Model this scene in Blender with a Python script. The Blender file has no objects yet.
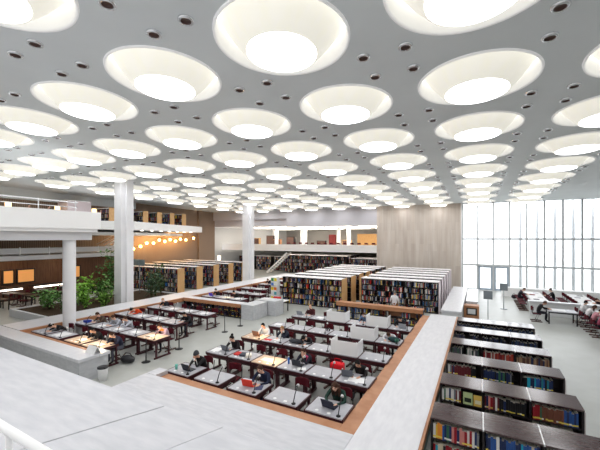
import bpy, math, random
from mathutils import Vector, Matrix
R = random.Random(7)
sc = bpy.context.scene
COL = sc.collection
PI = math.pi

# ------------------------------------------------------------------ helpers
def lin(c):
    c = c / 255.0
    return c / 12.92 if c <= 0.04045 else ((c + 0.055) / 1.055) ** 2.4
def rgb(t): return (lin(t[0]), lin(t[1]), lin(t[2]), 1.0)

def mat(name, col, rough=0.6, spec=0.5, metal=0.0, emit=0.0, ecol=None, var=None, scale=4.0, stretch=(1, 1, 1), bump=0.0, trans=0.0):
    m = bpy.data.materials.new(name); m.use_nodes = True
    nt = m.node_tree; b = nt.nodes['Principled BSDF']
    b.inputs['Base Color'].default_value = rgb(col)
    b.inputs['Roughness'].default_value = rough
    b.inputs['Metallic'].default_value = metal
    b.inputs['Specular IOR Level'].default_value = spec
    if emit:
        b.inputs['Emission Color'].default_value = rgb(ecol or col)
        b.inputs['Emission Strength'].default_value = emit
    if trans: b.inputs['Transmission Weight'].default_value = trans
    if var or bump:
        tc = nt.nodes.new('ShaderNodeTexCoord'); mp = nt.nodes.new('ShaderNodeMapping')
        mp.inputs['Scale'].default_value = stretch
        nz = nt.nodes.new('ShaderNodeTexNoise'); nz.inputs['Scale'].default_value = scale
        nz.inputs['Detail'].default_value = 5
        nt.links.new(tc.outputs['Object'], mp.inputs[0]); nt.links.new(mp.outputs[0], nz.inputs['Vector'])
        if var:
            rp = nt.nodes.new('ShaderNodeValToRGB')
            rp.color_ramp.elements[0].position = 0.35; rp.color_ramp.elements[1].position = 0.68
            rp.color_ramp.elements[0].color = rgb(var); rp.color_ramp.elements[1].color = rgb(col)
            nt.links.new(nz.outputs['Fac'], rp.inputs[0]); nt.links.new(rp.outputs[0], b.inputs['Base Color'])
        if bump:
            bp = nt.nodes.new('ShaderNodeBump'); bp.inputs['Strength'].default_value = bump
            nt.links.new(nz.outputs['Fac'], bp.inputs['Height']); nt.links.new(bp.outputs[0], b.inputs['Normal'])
    return m

class MB:
    """collects shapes, builds ONE mesh object"""
    def __init__(s): s.v = []; s.f = []; s.m = []; s.sm = []
    def face(s, idx, m=0, smooth=False): s.f.append(idx); s.m.append(m); s.sm.append(smooth)
    def box(s, x0, x1, y0, y1, z0, z1, m=0, mt=None, skip=''):
        b = len(s.v)
        s.v += [(x0, y0, z0), (x1, y0, z0), (x1, y1, z0), (x0, y1, z0), (x0, y0, z1), (x1, y0, z1), (x1, y1, z1), (x0, y1, z1)]
        for k, q in (('b', (3, 2, 1, 0)), ('t', (4, 5, 6, 7)), ('f', (0, 1, 5, 4)), ('r', (1, 2, 6, 5)), ('k', (2, 3, 7, 6)), ('l', (3, 0, 4, 7))):
            if k in skip: continue
            s.face([b + i for i in q], mt if (mt is not None and k == 't') else m)
        return s
    def obox(s, c, ax, ay, az, hx, hy, hz, m=0):
        """oriented box: centre, three unit axes, half sizes"""
        b = len(s.v); c = Vector(c)
        for dz in (-1, 1):
            for dx, dy in ((-1, -1), (1, -1), (1, 1), (-1, 1)):
                s.v.append(tuple(c + Vector(ax) * hx * dx + Vector(ay) * hy * dy + Vector(az) * hz * dz))
        for q in ((3, 2, 1, 0), (4, 5, 6, 7), (0, 1, 5, 4), (1, 2, 6, 5), (2, 3, 7, 6), (3, 0, 4, 7)): s.face([b + i for i in q], m)
        return s
    def prism(s, poly, z0, z1, m=0):
        b = len(s.v); n = len(poly)
        s.v += [(p[0], p[1], z0) for p in poly] + [(p[0], p[1], z1) for p in poly]
        s.face([b + i for i in range(n)][::-1], m); s.face([b + n + i for i in range(n)], m)
        for i in range(n):
            j = (i + 1) % n; s.face([b + i, b + j, b + n + j, b + n + i], m)
        return s
    def tube(s, pts, r, n=8, m=0, cap=True):
        pts = [Vector(p) for p in pts]; b = len(s.v)
        rs = r if isinstance(r, (list, tuple)) else [r] * len(pts)
        for i, p in enumerate(pts):
            d = (pts[min(i + 1, len(pts) - 1)] - pts[max(i - 1, 0)]).normalized()
            u = d.cross(Vector((0, 0, 1)))
            if u.length < 1e-3: u = Vector((1, 0, 0))
            u.normalize(); w = d.cross(u)
            for k in range(n):
                a = 2 * PI * k / n; s.v.append(tuple(p + (u * math.cos(a) + w * math.sin(a)) * rs[i]))
        for i in range(len(pts) - 1):
            for k in range(n):
                k2 = (k + 1) % n
                s.face([b + i * n + k, b + (i + 1) * n + k, b + (i + 1) * n + k2, b + i * n + k2], m, True)
        if cap:
            s.face([b + k for k in range(n)], m); s.face([b + (len(pts) - 1) * n + k for k in range(n)][::-1], m)
        return s
    def lathe(s, prof, n=24, m=0, c=(0, 0, 0), cap0=False, cap1=False, smooth=True):
        b = len(s.v)
        for r, z in prof:
            for k in range(n):
                a = 2 * PI * k / n; s.v.append((c[0] + r * math.cos(a), c[1] + r * math.sin(a), c[2] + z))
        for i in range(len(prof) - 1):
            for k in range(n):
                k2 = (k + 1) % n; s.face([b + i * n + k, b + i * n + k2, b + (i + 1) * n + k2, b + (i + 1) * n + k], m, smooth)
        if cap0: s.face([b + k for k in range(n)][::-1], m)
        if cap1: s.face([b + (len(prof) - 1) * n + k for k in range(n)], m)
        return s
    def ell(s, c, r, nu=10, nv=7, m=0, rot=None):
        b = len(s.v); c = Vector(c)
        for j in range(nv + 1):
            t = PI * j / nv
            for k in range(nu):
                a = 2 * PI * k / nu
                p = Vector((r[0] * math.sin(t) * math.cos(a), r[1] * math.sin(t) * math.sin(a), r[2] * math.cos(t)))
                if rot: p = rot @ p
                s.v.append(tuple(c + p))
        for j in range(nv):
            for k in range(nu):
                k2 = (k + 1) % nu; s.face([b + j * nu + k, b + (j + 1) * nu + k, b + (j + 1) * nu + k2, b + j * nu + k2], m, True)
        return s
    def mesh(s, name, mats):
        me = bpy.data.meshes.new(name); me.from_pydata(s.v, [], s.f)
        for m in (mats if isinstance(mats, (list, tuple)) else [mats]): me.materials.append(m)
        me.polygons.foreach_set('material_index', s.m); me.polygons.foreach_set('use_smooth', s.sm)
        me.update(); return me
    def build(s, name, mats, parent=None, loc=None, bevel=0):
        o = bpy.data.objects.new(name, s.mesh(name, mats)); COL.objects.link(o)
        if parent: o.parent = parent
        if loc: o.location = loc
        if bevel:
            b = o.modifiers.new('bevel', 'BEVEL'); b.width = bevel; b.segments = 2; b.limit_method = 'ANGLE'
        return o
def bx(*a, **k): return MB().box(*a, **k)

def tag(o, label, cat, group=None, kind=None):
    o['label'] = label; o['category'] = cat
    if group: o['group'] = group
    if kind: o['kind'] = kind
    return o
def empty(name, loc, rz=0.0):
    o = bpy.data.objects.new(name, None); COL.objects.link(o); o.empty_display_size = 0.1
    o.location = loc; o.rotation_euler.z = rz; return o
KIDS = {}
def copy_tree(o, parent=None):
    c = o.copy(); COL.objects.link(c)
    if parent: c.parent = parent
    for ch in list(o.children): copy_tree(ch, c)
    return c
def struct(name, mb, m, parent=None, bevel=0):
    o = mb.build(name, m, parent, bevel=bevel)
    if not parent: o['kind'] = 'structure'
    return o
ORD = ['first', 'second', 'third', 'fourth', 'fifth', 'sixth', 'seventh', 'eighth', 'ninth', 'tenth', 'eleventh', 'twelfth', 'thirteenth', 'fourteenth', 'fifteenth', 'sixteenth', 'seventeenth', 'eighteenth', 'nineteenth', 'twentieth', 'twenty-first', 'twenty-second', 'twenty-third', 'twenty-fourth', 'twenty-fifth', 'twenty-sixth', 'twenty-seventh', 'twenty-eighth']

# ------------------------------------------------------------------ materials
M = {}
M['floor'] = mat('pale_grey_carpet', (180, 182, 178), 0.38, 0.5, var=(173, 175, 170), scale=1.5)
M['ceil'] = mat('pale_ceiling_paint', (230, 235, 236), 0.8, 0.2, var=(225, 230, 231), scale=.6)
M['marble'] = mat('white_marble', (210, 210, 215), 0.34, 0.5, var=(196, 197, 203), scale=2.4, stretch=(1, 4, 1))
M['marble2'] = mat('white_marble_cross_grain', (224, 224, 228), 0.34, 0.5, var=(214, 214, 219), scale=2.2, stretch=(4, 1, 1))
M['marble_end'] = mat('grey_marble_block', (205, 206, 209), 0.45, 0.5, var=(190, 192, 196), scale=2.2, stretch=(2, 2, 5))
M['wood'] = mat('warm_oak_edge', (188, 136, 100), 0.5, 0.4, var=(172, 118, 82), scale=3, stretch=(1, 1, 14))
M['wood2'] = mat('light_birch_panel', (212, 172, 122), 0.5, 0.4, var=(196, 152, 100), scale=4, stretch=(6, 6, 1))
M['white'] = mat('white_painted_plaster', (252, 252, 252), 0.6, 0.3)
M['offwhite'] = mat('pale_grey_paint', (222, 223, 225), 0.6, 0.3)
M['col'] = mat('white_concrete_column', (243, 243, 245), 0.6, 0.3, var=(236, 236, 239), scale=1.0)
M['fascia'] = mat('light_grey_fascia', (203, 201, 207), 0.7, 0.3)
M['green'] = mat('grey_green_wall', (110, 128, 124), 0.7, 0.3)
M['burg'] = mat('dark_burgundy_frame', (66, 30, 36), 0.45, 0.4)
M['red'] = mat('burgundy_upholstery', (84, 22, 33), 0.8, 0.2)
M['lino'] = mat('grey_linoleum_desktop', (180, 180, 186), 0.4, 0.5, var=(171, 171, 178), scale=6)
M['tan'] = mat('lamplight_tinted_desktop', (224, 196, 168), 0.5, 0.4, var=(208, 178, 150), scale=5)  # grey desktop with warm lamplight painted into its colour
M['black'] = mat('black_metal', (28, 27, 29), 0.4, 0.4)
M['runner'] = mat('dark_brown_runner', (88, 62, 54), 0.5, 0.4)
M['dark'] = mat('dark_plastic', (40, 40, 44), 0.45, 0.4)
M['chrome'] = mat('polished_chrome', (225, 227, 230), 0.18, 0.5, metal=1.0)
M['glow'] = mat('skylight_diffuser', (255, 255, 255), 0.5, 0.3, emit=3.7, ecol=(251, 252, 255))
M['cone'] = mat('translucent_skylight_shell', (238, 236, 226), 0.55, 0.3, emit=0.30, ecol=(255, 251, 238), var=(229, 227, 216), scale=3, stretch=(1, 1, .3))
M['well'] = mat('white_skylight_well', (246, 246, 246), 0.6, 0.2, emit=0.12, ecol=(255, 255, 255))  # faint emission stands in for daylight falling on the well walls
M['bulb'] = mat('warm_bulb', (255, 220, 160), 0.5, 0.2, emit=14, ecol=(255, 190, 96))
M['led'] = mat('lit_lamp_head', (255, 246, 230), 0.5, 0.2, emit=5, ecol=(255, 236, 205))
M['strip'] = mat('lit_ceiling_strip', (255, 250, 240), 0.5, 0.2, emit=4, ecol=(255, 244, 226))
M['winframe'] = mat('pale_steel_window_frame', (205, 209, 211), 0.5, 0.4)
M['frame'] = mat('grey_steel_window_frame', (150, 156, 162), 0.45, 0.5)
M['doorframe'] = mat('blue_grey_door_frame', (176, 190, 204), 0.45, 0.5)
M['paper'] = mat('white_paper', (240, 240, 240), 0.8, 0.2)
M['screen'] = mat('white_partition_board', (250, 250, 251), 0.5, 0.3)
M['walnut'] = mat('dark_walnut_top', (80, 63, 64), 0.13, 0.6, var=(68, 52, 53), scale=3, stretch=(1, 12, 1))
M['shelfdark'] = mat('near_black_shelf', (38, 32, 34), 0.5, 0.4)
M['shelftop'] = mat('pale_laminate_shelf_top', (246, 242, 244), 0.55, 0.5)
M['soil'] = mat('dark_soil', (70, 58, 46), 0.9, 0.1)
M['ground'] = mat('bright_terrace_paving', (225, 225, 222), 0.8, 0.2)
M['pinkwhite'] = mat('pale_pink_panel', (222, 208, 212), 0.6, 0.3)

def concrete_mat():
    m = bpy.data.materials.new('board_marked_concrete'); m.use_nodes = True
    nt = m.node_tree; b = nt.nodes['Principled BSDF']; b.inputs['Roughness'].default_value = 0.8
    tc = nt.nodes.new('ShaderNodeTexCoord'); mp = nt.nodes.new('ShaderNodeMapping'); mp.inputs['Scale'].default_value = (1, 1, .12)
    vo = nt.nodes.new('ShaderNodeTexNoise'); vo.inputs['Scale'].default_value = 3.2; vo.inputs['Detail'].default_value = 2
    bk = nt.nodes.new('ShaderNodeTexBrick'); bk.inputs['Scale'].default_value = 1.0; bk.offset = 0.35
    bk.inputs['Brick Width'].default_value = 2.2; bk.inputs['Row Height'].default_value = 0.42; bk.inputs['Mortar Size'].default_value = 0.008
    bk.inputs['Color1'].default_value = rgb((214, 203, 192)); bk.inputs['Color2'].default_value = rgb((203, 191, 180)); bk.inputs['Mortar'].default_value = rgb((190, 179, 169))
    cx = nt.nodes.new('ShaderNodeSeparateXYZ'); cb = nt.nodes.new('ShaderNodeCombineXYZ')
    nt.links.new(tc.outputs['Object'], cx.inputs[0]); nt.links.new(cx.outputs['Z'], cb.inputs['X']); nt.links.new(cx.outputs['X'], cb.inputs['Y'])
    nt.links.new(cb.outputs[0], bk.inputs['Vector'])
    nt.links.new(tc.outputs['Object'], mp.inputs[0]); nt.links.new(mp.outputs[0], vo.inputs['Vector'])
    mx = nt.nodes.new('ShaderNodeMix'); mx.data_type = 'RGBA'; mx.blend_type = 'OVERLAY'; mx.inputs['Factor'].default_value = 0.3
    nt.links.new(bk.outputs['Color'], mx.inputs[6]); nt.links.new(vo.outputs['Fac'], mx.inputs[7])
    nt.links.new(mx.outputs[2], b.inputs['Base Color']); return m
M['concrete'] = concrete_mat()
def stone_mat():
    m = bpy.data.materials.new('brown_perforated_stone'); m.use_nodes = True
    nt = m.node_tree; b = nt.nodes['Principled BSDF']; b.inputs['Roughness'].default_value = 0.75
    tc = nt.nodes.new('ShaderNodeTexCoord')
    wv = nt.nodes.new('ShaderNodeTexWave'); wv.wave_type = 'BANDS'; wv.bands_direction = 'Y'; wv.inputs['Scale'].default_value = 2.0; wv.inputs['Distortion'].default_value = 1.2; wv.inputs['Detail'].default_value = 2
    rp = nt.nodes.new('ShaderNodeValToRGB'); rp.color_ramp.elements[0].color = rgb((128, 106, 90)); rp.color_ramp.elements[1].color = rgb((164, 143, 126))
    nt.links.new(tc.outputs['Object'], wv.inputs['Vector']); nt.links.new(wv.outputs['Fac'], rp.inputs[0]); nt.links.new(rp.outputs[0], b.inputs['Base Color']); return m
M['stone'] = stone_mat()
def glass_mat():
    m = bpy.data.materials.new('clear_window_glass'); m.use_nodes = True
    nt = m.node_tree; nt.nodes.remove(nt.nodes['Principled BSDF']); out = nt.nodes['Material Output']
    t = nt.nodes.new('ShaderNodeBsdfTransparent'); t.inputs[0].default_value = (.96, .97, .98, 1); g = nt.nodes.new('ShaderNodeBsdfGlossy'); g.inputs['Roughness'].default_value = 0.02
    f = nt.nodes.new('ShaderNodeFresnel'); f.inputs[0].default_value = 1.25; mx = nt.nodes.new('ShaderNodeMixShader')
    nt.links.new(f.outputs[0], mx.inputs[0]); nt.links.new(t.outputs[0], mx.inputs[1]); nt.links.new(g.outputs[0], mx.inputs[2]); nt.links.new(mx.outputs[0], out.inputs[0]); return m
M['glass'] = glass_mat()
CL = {}
def cmat(c, rough=0.75):
    if c not in CL: CL[c] = mat('cloth_or_cover_%d' % len(CL), c, rough, 0.25)
    return CL[c]

# ------------------------------------------------------------------ world, camera
TH = math.atan(179.5 / 329.0)
w = bpy.data.worlds.new('overcast_sky'); sc.world = w; w.use_nodes = True
bg = w.node_tree.nodes['Background']; bg.inputs[0].default_value = (0.97, 0.985, 1.0, 1); bg.inputs[1].default_value = 2.5
cam = bpy.data.cameras.new('camera'); co = bpy.data.objects.new('camera', cam); COL.objects.link(co)
co.location = (0, 0, 5); co.rotation_euler = (PI / 2, 0, TH)
cam.sensor_fit = 'HORIZONTAL'; cam.sensor_width = 36; cam.lens = 36 * 329.0 / 600; cam.shift_y = 13 / 600.0; cam.clip_end = 300; cam.clip_start = .05
sc.camera = co
sc.view_settings.view_transform = 'Standard'; sc.view_settings.look = 'None'; sc.view_settings.gamma = 1; sc.view_settings.use_curve_mapping = False
sc.view_settings.exposure = 0.72
def inview(X, Y, Z, mg=20):
    c, s = math.cos(TH), math.sin(TH); zc = -X * s + Y * c
    if zc < .5: return False
    u = 300 + 329 * (X * c + Y * s) / zc; v = 238 + 329 * (5 - Z) / zc
    return -mg < u < 600 + mg and -mg < v < 450 + mg

# ------------------------------------------------------------------ setting
def hz(X, Y): return 9.15 - .0103 * X - .0207 * Y
SX, SY, OX, OY, RR, RD = 3.48, 3.634, -3.553, 5.744, 1.325, 0.71
struct('floor', bx(-36, 15, -3, 62, -.2, 0), M['floor'])
struct('terrace_ground', bx(-9, 40, 36.9, 75, -.4, -.06), M['ground'])

SKY = []
OUT = []
for i in range(-7, 3):
    for j in range(-2, 9):
        X, Y = OX + i * SX, OY + j * SY
        if inview(X, Y, hz(X, Y), 75) or (i, j) in ((1, 0), (2, 1)): SKY.append((i, j))
        elif j < 0 and -3 <= i <= 2: OUT.append((i, j))
SKYS = set(SKY + OUT)
cm = MB()
for i in range(-9, 6):
    for j in range(-2, 9):
        cx, cy = OX + i * SX, OY + j * SY
        x0, x1, y0, y1 = cx - SX / 2, cx + SX / 2, cy - SY / 2, cy + SY / 2
        if j == 8: y1 = 36.5
        def V(x, y, dz=0): cm.v.append((x, y, hz(x, y) + dz)); return len(cm.v) - 1
        if (i, j) in SKYS:
            n = 48; sq = []; ci = []; cu = []
            for k in range(n):
                a = 2 * PI * (k + .5) / n; ca, sa = math.cos(a), math.sin(a)
                t = min(((x1 - cx) if ca > 0 else (cx - x0)) / max(abs(ca), 1e-6), ((y1 - cy) if sa > 0 else (cy - y0)) / max(abs(sa), 1e-6))
                sq.append((cx + ca * t, cy + sa * t)); ci.append((cx + ca * RR, cy + sa * RR))
            S = [V(*p) for p in sq]; Cc = [V(*p) for p in ci]
            for k in range(n):
                k2 = (k + 1) % n; cm.face([S[k], Cc[k], Cc[k2], S[k2]])
            for cxn, cyn in ((x0, y0), (x1, y0), (x1, y1), (x0, y1)):
                # corner fill
                best = sorted(range(n), key=lambda k: (sq[k][0] - cxn) ** 2 + (sq[k][1] - cyn) ** 2)[:2]
                cm.face([V(cxn, cyn), S[best[0]], S[best[1]]])
        else:
            cm.face([V(x0, y0), V(x0, y1), V(x1, y1), V(x1, y0)])
ceil = struct('ceiling', cm, M['ceil'])

# skylights: hole lining, hanging shell, glowing diffuser
kproto = None
first = {}
for (i, j) in SKY: first.setdefault(i, []).append(j)
for (i, j) in SKY + OUT:
    X, Y = OX + i * SX, OY + j * SY; h = hz(X, Y)
    if kproto is None:
        kproto = k = empty('ceiling_skylight', (X, Y, h))
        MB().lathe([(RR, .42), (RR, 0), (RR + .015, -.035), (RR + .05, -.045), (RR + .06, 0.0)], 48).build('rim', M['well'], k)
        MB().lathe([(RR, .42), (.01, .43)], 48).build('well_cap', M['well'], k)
        MB().lathe([(RD + .012, -.30), (RD + .05, -.285), (1.03, .02), (1.29, .36)], 48).build('shell', M['cone'], k)
        MB().lathe([(.001, -.305), (RD, -.305), (RD, -.28)], 48, cap0=False).build('diffuser_disc', M['glow'], k)
        tilt = Vector((.0103, .0207, 1)).normalized().to_track_quat('Z', 'Y').to_euler()
        k.rotation_euler = tilt
    else:
        k = copy_tree(kproto); k.location = (X, Y, h)
    if (i, j) in OUT: tag(k, 'glowing skylight bowl above the landing, behind the view, %s row back, %s column from right' % (ORD[-1 - j], ORD[2 - i]), 'skylight', 'round skylights in the ceiling')
    else: tag(k, 'round glowing skylight bowl, %s from near end, %s ceiling column from the right' % (ORD[first[i].index(j)], ORD[2 - i]), 'skylight', 'round skylights in the ceiling')

dproto = None
for i in range(-7, 3):
    for j in range(-1, 7):
        for (du, dv, nm) in ((-.13, -.13, 'near left'), (.13, -.13, 'near right'), (-.13, .13, 'far left'), (.13, .13, 'far right')):
            if i == 2 and du > 0: continue
            X, Y = OX + (i + .5 + du) * SX, OY + (j + .5 + dv) * SY; h = hz(X, Y)
            if not inview(X, Y, h, 2): continue
            if dproto is None:
                dproto = d = empty('downlight', (X, Y, h))
                MB().lathe([(.15, .01), (.15, -.035), (.115, -.055), (.10, -.045)], 20).build('trim_ring', M['chrome'], d)
                MB().lathe([(.10, -.045), (.085, -.01), (.001, -.012)], 20).build('lamp_recess', [mat('dark_copper_reflector', (70, 42, 32), .35, .5)], d)
            else:
                d = copy_tree(dproto); d.location = (X, Y, h)
            jj = j - first[i][0]
            tag(d, '%s downlight of the four past the %s skylight, %s ceiling column from right' % (nm, ORD[max(jj, 0)], ORD[2 - i]), 'downlight', 'small round downlights in the ceiling')

# window wall -----------------------------------------------------------------
WY = 36.2; WZ = 8.42
xs = [-1.47 + 1.31 * k for k in range(0, 11)]
for k in range(len(xs) - 1):
    x0, x1 = xs[k], xs[k + 1]; door = k in (1, 2)
    f = MB(); t = .07
    f.box(x0 - t, x0 + t, WY - .12, WY + .12, 0, WZ)
    if k == len(xs) - 2: f.box(x1 - t, x1 + t, WY - .12, WY + .12, 0, WZ)
    f.box(x0 + t, x1 - t, WY - .1, WY + .1, 4.81, 5.0); f.box(x0 + t, x1 - t, WY - .1, WY + .1, 2.31, 2.49)
    f.box(x0 + t, x1 - t, WY - .1, WY + .1, WZ - .1, WZ)
    if not door: f.box(x0 + t, x1 - t, WY - .1, WY + .1, 0, .12)
    wn = struct('window_%d' % (k + 1), f, M['winframe'])
    for z0, z1 in ((5.0, WZ - .1), (2.49, 4.81)) + (() if door else ((.12, 2.31),)):
        bx(x0 + t, x1 - t, WY - .01, WY + .01, z0, z1).build('pane', M['glass'], wn)
for n, k in enumerate((1, 2)):
    x0, x1 = xs[k] + .05, xs[k + 1] - .05; q = .17
    f = MB(); f.box(x0, x0 + q, WY - .06, WY + .06, .02, 2.32); f.box(x1 - q, x1, WY - .06, WY + .06, .02, 2.32)
    f.box(x0 + q, x1 - q, WY - .06, WY + .06, 2.15, 2.32); f.box(x0 + q, x1 - q, WY - .06, WY + .06, .02, .2)
    d = struct('door_%d' % (n + 1), f, M['doorframe'])
    bx(x0 + q, x1 - q, WY - .01, WY + .01, .2, 2.15).build('pane', M['glass'], d)
    hx = x1 - .09 if n == 0 else x0 + .09
    MB().tube([(hx, WY - .06, 1.15), (hx, WY - .12, 1.15), (hx, WY - .12, .85), (hx, WY - .06, .85)], .014).build('handle', M['chrome'], d)
bx(xs[0] - .08, xs[0] - .045, WY - .12, WY + .2, 0, WZ)
struct('trim_1', bx(-1.62, xs[0] - .045, 36.05, 36.5, 0, 8.45), M['white'])
pp = None
for k in range(4, 11):
    MBp = MB().tube([(xs[k] - .38, 37.3, 0), (xs[k] - .38, 37.3, 9)], .13, 12)
    struct('trim_%d' % (k + 2), MBp, M['offwhite'])
struct('wall_right', bx(15, 15.3, -3, 36.5, 0, 9.2), M['white'])
struct('trim_2', bx(11.7, 15, 36.05, 36.5, 0, 8.5), M['white'])
struct('trim_3', bx(-1.47, 11.7, 36.0, 36.5, 8.42, 8.7), M['white'])
# concrete wall, fascia, side wall
struct('wall_back', bx(-9.97, -1.62, 36.0, 36.6, 0, 8.60), M['concrete'])
fs = MB(); fs.box(-21.8, -9.97, 36.3, 36.8, 6.4, 9.0); fs.box(-34.4, -21.8, 36.3, 36.8, 7.5, 9.0); fs.box(-34.4, -21.8, 36.7, 37.1, 6.65, 7.5)
struct('trim_13', fs, M['fascia'])
struct('wall_left', bx(-35.3, -34.6, -3, 36.6, 0, 9.6), M['stone'])
struct('trim_14', bx(-34.6, -34.3, 33.5, 36.6, 0, 9.2), M['stone'])
struct('trim_15', bx(-34.6, -34.45, -3, 24, 8.3, 9.5), M['ceil'])
struct('wall_front', bx(-36, 15, -3.3, -3, 0, 9.6), M['white'])

# upper gallery on the left wall ----------------------------------------------
g = MB(); g.prism([(-34.6, -3), (-29.5, -3), (-27.2, 15), (-25.7, 17.8), (-31, 30.8), (-34.6, 30.8)], 5.7, 6.4); g.prism([(-34.6, -3), (-30.5, -3), (-28.0, 15), (-27.1, 17.8), (-31.6, 28.2), (-34.6, 28.2)], 5.25, 5.5)
struct('upper_gallery', g, M['white'])
# lower gallery
g = MB(); g.box(-34.6, -31.4, -3, 21.5, 3.25, 3.6)
struct('lower_gallery', g, M['offwhite'])
gr = MB(); gr.box(-31.5, -31.42, -3, 21.5, 3.75, 4.2)
rl = gr.build('gallery_railing', M['offwhite']); tag(rl, 'long pale panelled railing along the lower gallery at left', 'railing')
for k in range(12):
    bx(-31.42, -31.36, -2 + 2.0 * k, -1.94 + 2.0 * k, 3.6, 4.28).build('post', M['white'], rl)
# wooden alcove wall below the gallery
struct('wall_alcove', bx(-34.4, -34.0, -3, 21, 0, 3.25), mat('warm_wood_panelling', (112, 78, 54), .5, .4, var=(82, 54, 36), scale=2, stretch=(1, 6, .5)))
for k, (y, wd) in enumerate(((9.6, .9), (12.2, .8), (13.4, 1.3), (17.0, 1.5))):
    o = empty('display_case', (-33.95, y, 0))
    bx(0, .12, -wd / 2, wd / 2, 1.2, 2.4).build('frame', M['shelfdark'], o)
    bx(.12, .14, -wd / 2 + .1, wd / 2 - .1, 1.3, 2.3).build('lit_panel', mat('amber_lit_panel', (220, 150, 80), .5, .3, emit=.22, ecol=(255, 186, 112)), o)
    tag(o, '%s amber-lit wall case from the left under the lower gallery' % ORD[k], 'display case', 'lit wall cases under the gallery')
for k in range(7):
    d = MB().lathe([(.16, 0), (.15, -.04), (.001, -.045)], 16).build('gallery_downlight', M['strip'], loc=(-32.4, 6.5 + 2.2 * k, 3.25))
    tag(d, '%s small bright downlight from the left under the lower gallery' % ORD[k], 'downlight', 'downlights under the lower gallery')
for k in range(8):
    d = MB().lathe([(.14, 0), (.13, -.04), (.001, -.045)], 16).build('gallery_downlight', M['strip'], loc=(-27.1 - .5 * k, 18.4 + 1.45 * k, 5.7))
    tag(d, '%s small bright downlight from the left under the upper gallery' % ORD[k], 'downlight', 'downlights under the upper gallery')
# stair flight by the lower gallery
st = empty('staircase', (-32.6, 19.0, 3.6))
sm = MB()
for k in range(8): sm.box(-.5, .5, k * .3 - .05, k * .3 + .3, k * .2, k * .2 + .06)
sm.build('steps', M['white'], st)
for s in (-.55, .55): MB().obox((s, 1.1, .75), (1, 0, 0), (0, .83, .555), (0, -.555, .83), .03, 1.5, .09).build('stringer', M['white'], st)
for s in (-.55, .55): MB().tube([(s, -.1, .8), (s, 2.3, 2.05)], .03).build('handrail', M['offwhite'], st)
tag(st, 'white staircase climbing between the two galleries beside the tall column', 'staircase')

# near-left balcony, its beam and column --------------------------------------
b = MB()
b.prism([(-17.0, -2.8), (-17.0, 9.9), (-24, 9.9), (-24, -2.8)], 5.45, 6.3)
b.box(-24, -17.12, -2.8, 9.8, 5.3, 5.45)
struct('near_balcony', b, M['white'])
bm = MB(); bm.box(-18.25, -17.45, -2.8, 9.7, 4.9, 5.3); bm.box(-24, -18.25, 8.6, 9.1, 4.95, 5.3)
struct('balcony_beam', bm, M['offwhite'])
struct('round_column', MB().lathe([(.275, 0), (.275, 4.9)], 28, c=(-17.85, 8.84, 0)), M['col'])
r = empty('balcony_railing', (-18.0, 0, 6.3))
MB().tube([(0, -2.5, .62), (0, 9.3, .5)], .03).build('rail', M['offwhite'], r)
MB().tube([(0, -2.5, .32), (0, 9.3, .25)], .018).build('rail', M['offwhite'], r)
for k in range(6): MB().tube([(0, 1.2 + 1.6 * k, 0), (0, 1.2 + 1.6 * k, .58)], .022).build('post', M['offwhite'], r)
tag(r, 'thin white pipe railing on top of the white balcony at left', 'railing')

# tall fin columns ------------------------------------------------------------
for n, (X, Y) in enumerate(((-21.9, 14.45), (-21.9, 28.6))):
    p = MB(); H = hz(X, Y) + .05
    p.box(X - .48, X + .3, Y - .5, Y - .2, 0, H); p.box(X - .15, X + .48, Y - .2, Y + .3, 0, H); p.box(X - .48, X - .15, Y - .2, Y + .05, 0, H)
    struct('fin_column', p, M['col'])

# parapets around the reading well --------------------------------------------
def parapet(name, mb, m): return struct(name, mb, m, bevel=.008)
# right parapet
p = MB(); p.box(-2.33, -1.06, 4.2, 13.895, .73, .85); p.box(-2.33, -1.06, 13.905, 19.2, .73, .85)
parapet('right_parapet_top', p, M['marble2'])
struct('right_parapet_wall', bx(-2.60, -1.12, 4.2, 19.15, 0, .73), M['green'])
struct('trim_16', bx(-1.06, -1.0, 4.2, 19.2, .70, .845), M['wood'])
w_ = MB(); w_.box(-2.76, -2.335, 6.645, 13.895, .67, .735); w_.box(-2.76, -2.335, 13.905, 19.2, .67, .735); w_.box(-2.76, -2.62, 7.1, 19.2, .3, .67)
struct('trim_17', w_, M['wood'])
# near parapet
parapet('near_parapet_top', bx(-9.0, -2.335, 4.2, 6.64, .73, .85), M['marble'])
struct('near_parapet_wall', bx(-8.95, -2.6, 4.25, 6.8, 0, .73), M['marble_end'])
struct('near_parapet_end', bx(-9.0, -8.61, 6.645, 7.1, .70, .85), M['marble'])
w_ = MB(); w_.box(-8.6, -2.765, 6.645, 7.1, .67, .735); w_.box(-8.6, -2.765, 6.9, 7.1, .3, .67)
struct('trim_18', w_, M['wood'])
# left near parapet block
parapet('left_block_top', bx(-26, -11.95, 6.2, 6.9, .74, .85), M['marble2'])
parapet('left_block_end_top', bx(-12.7, -11.95, 6.905, 7.3, .74, .85), M['marble2'])
bb = MB(); bb.box(-26, -12.0, 6.25, 6.9, 0, .74); bb.box(-12.7, -12.0, 6.9, 7.25, 0, .74)
struct('left_block_wall', bb, M['marble_end'])
w_ = MB(); w_.box(-18.0, -12.71, 6.905, 7.24, .67, .735); w_.box(-18.0, -12.71, 7.08, 7.24, .3, .67)
struct('trim_19', w_, M['wood'])
# long left parapet
parapet('long_parapet_top', bx(-20.0, -18.15, 6.95, 33.0, .74, .85), M['marble2'])
struct('long_parapet_wall', bx(-19.95, -18.15, 6.95, 33.0, 0, .74), M['offwhite'])
w_ = MB(); w_.box(-18.15, -18.0, 6.95, 33.0, .60, .85)
struct('trim_20', w_, M['wood'])
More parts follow.
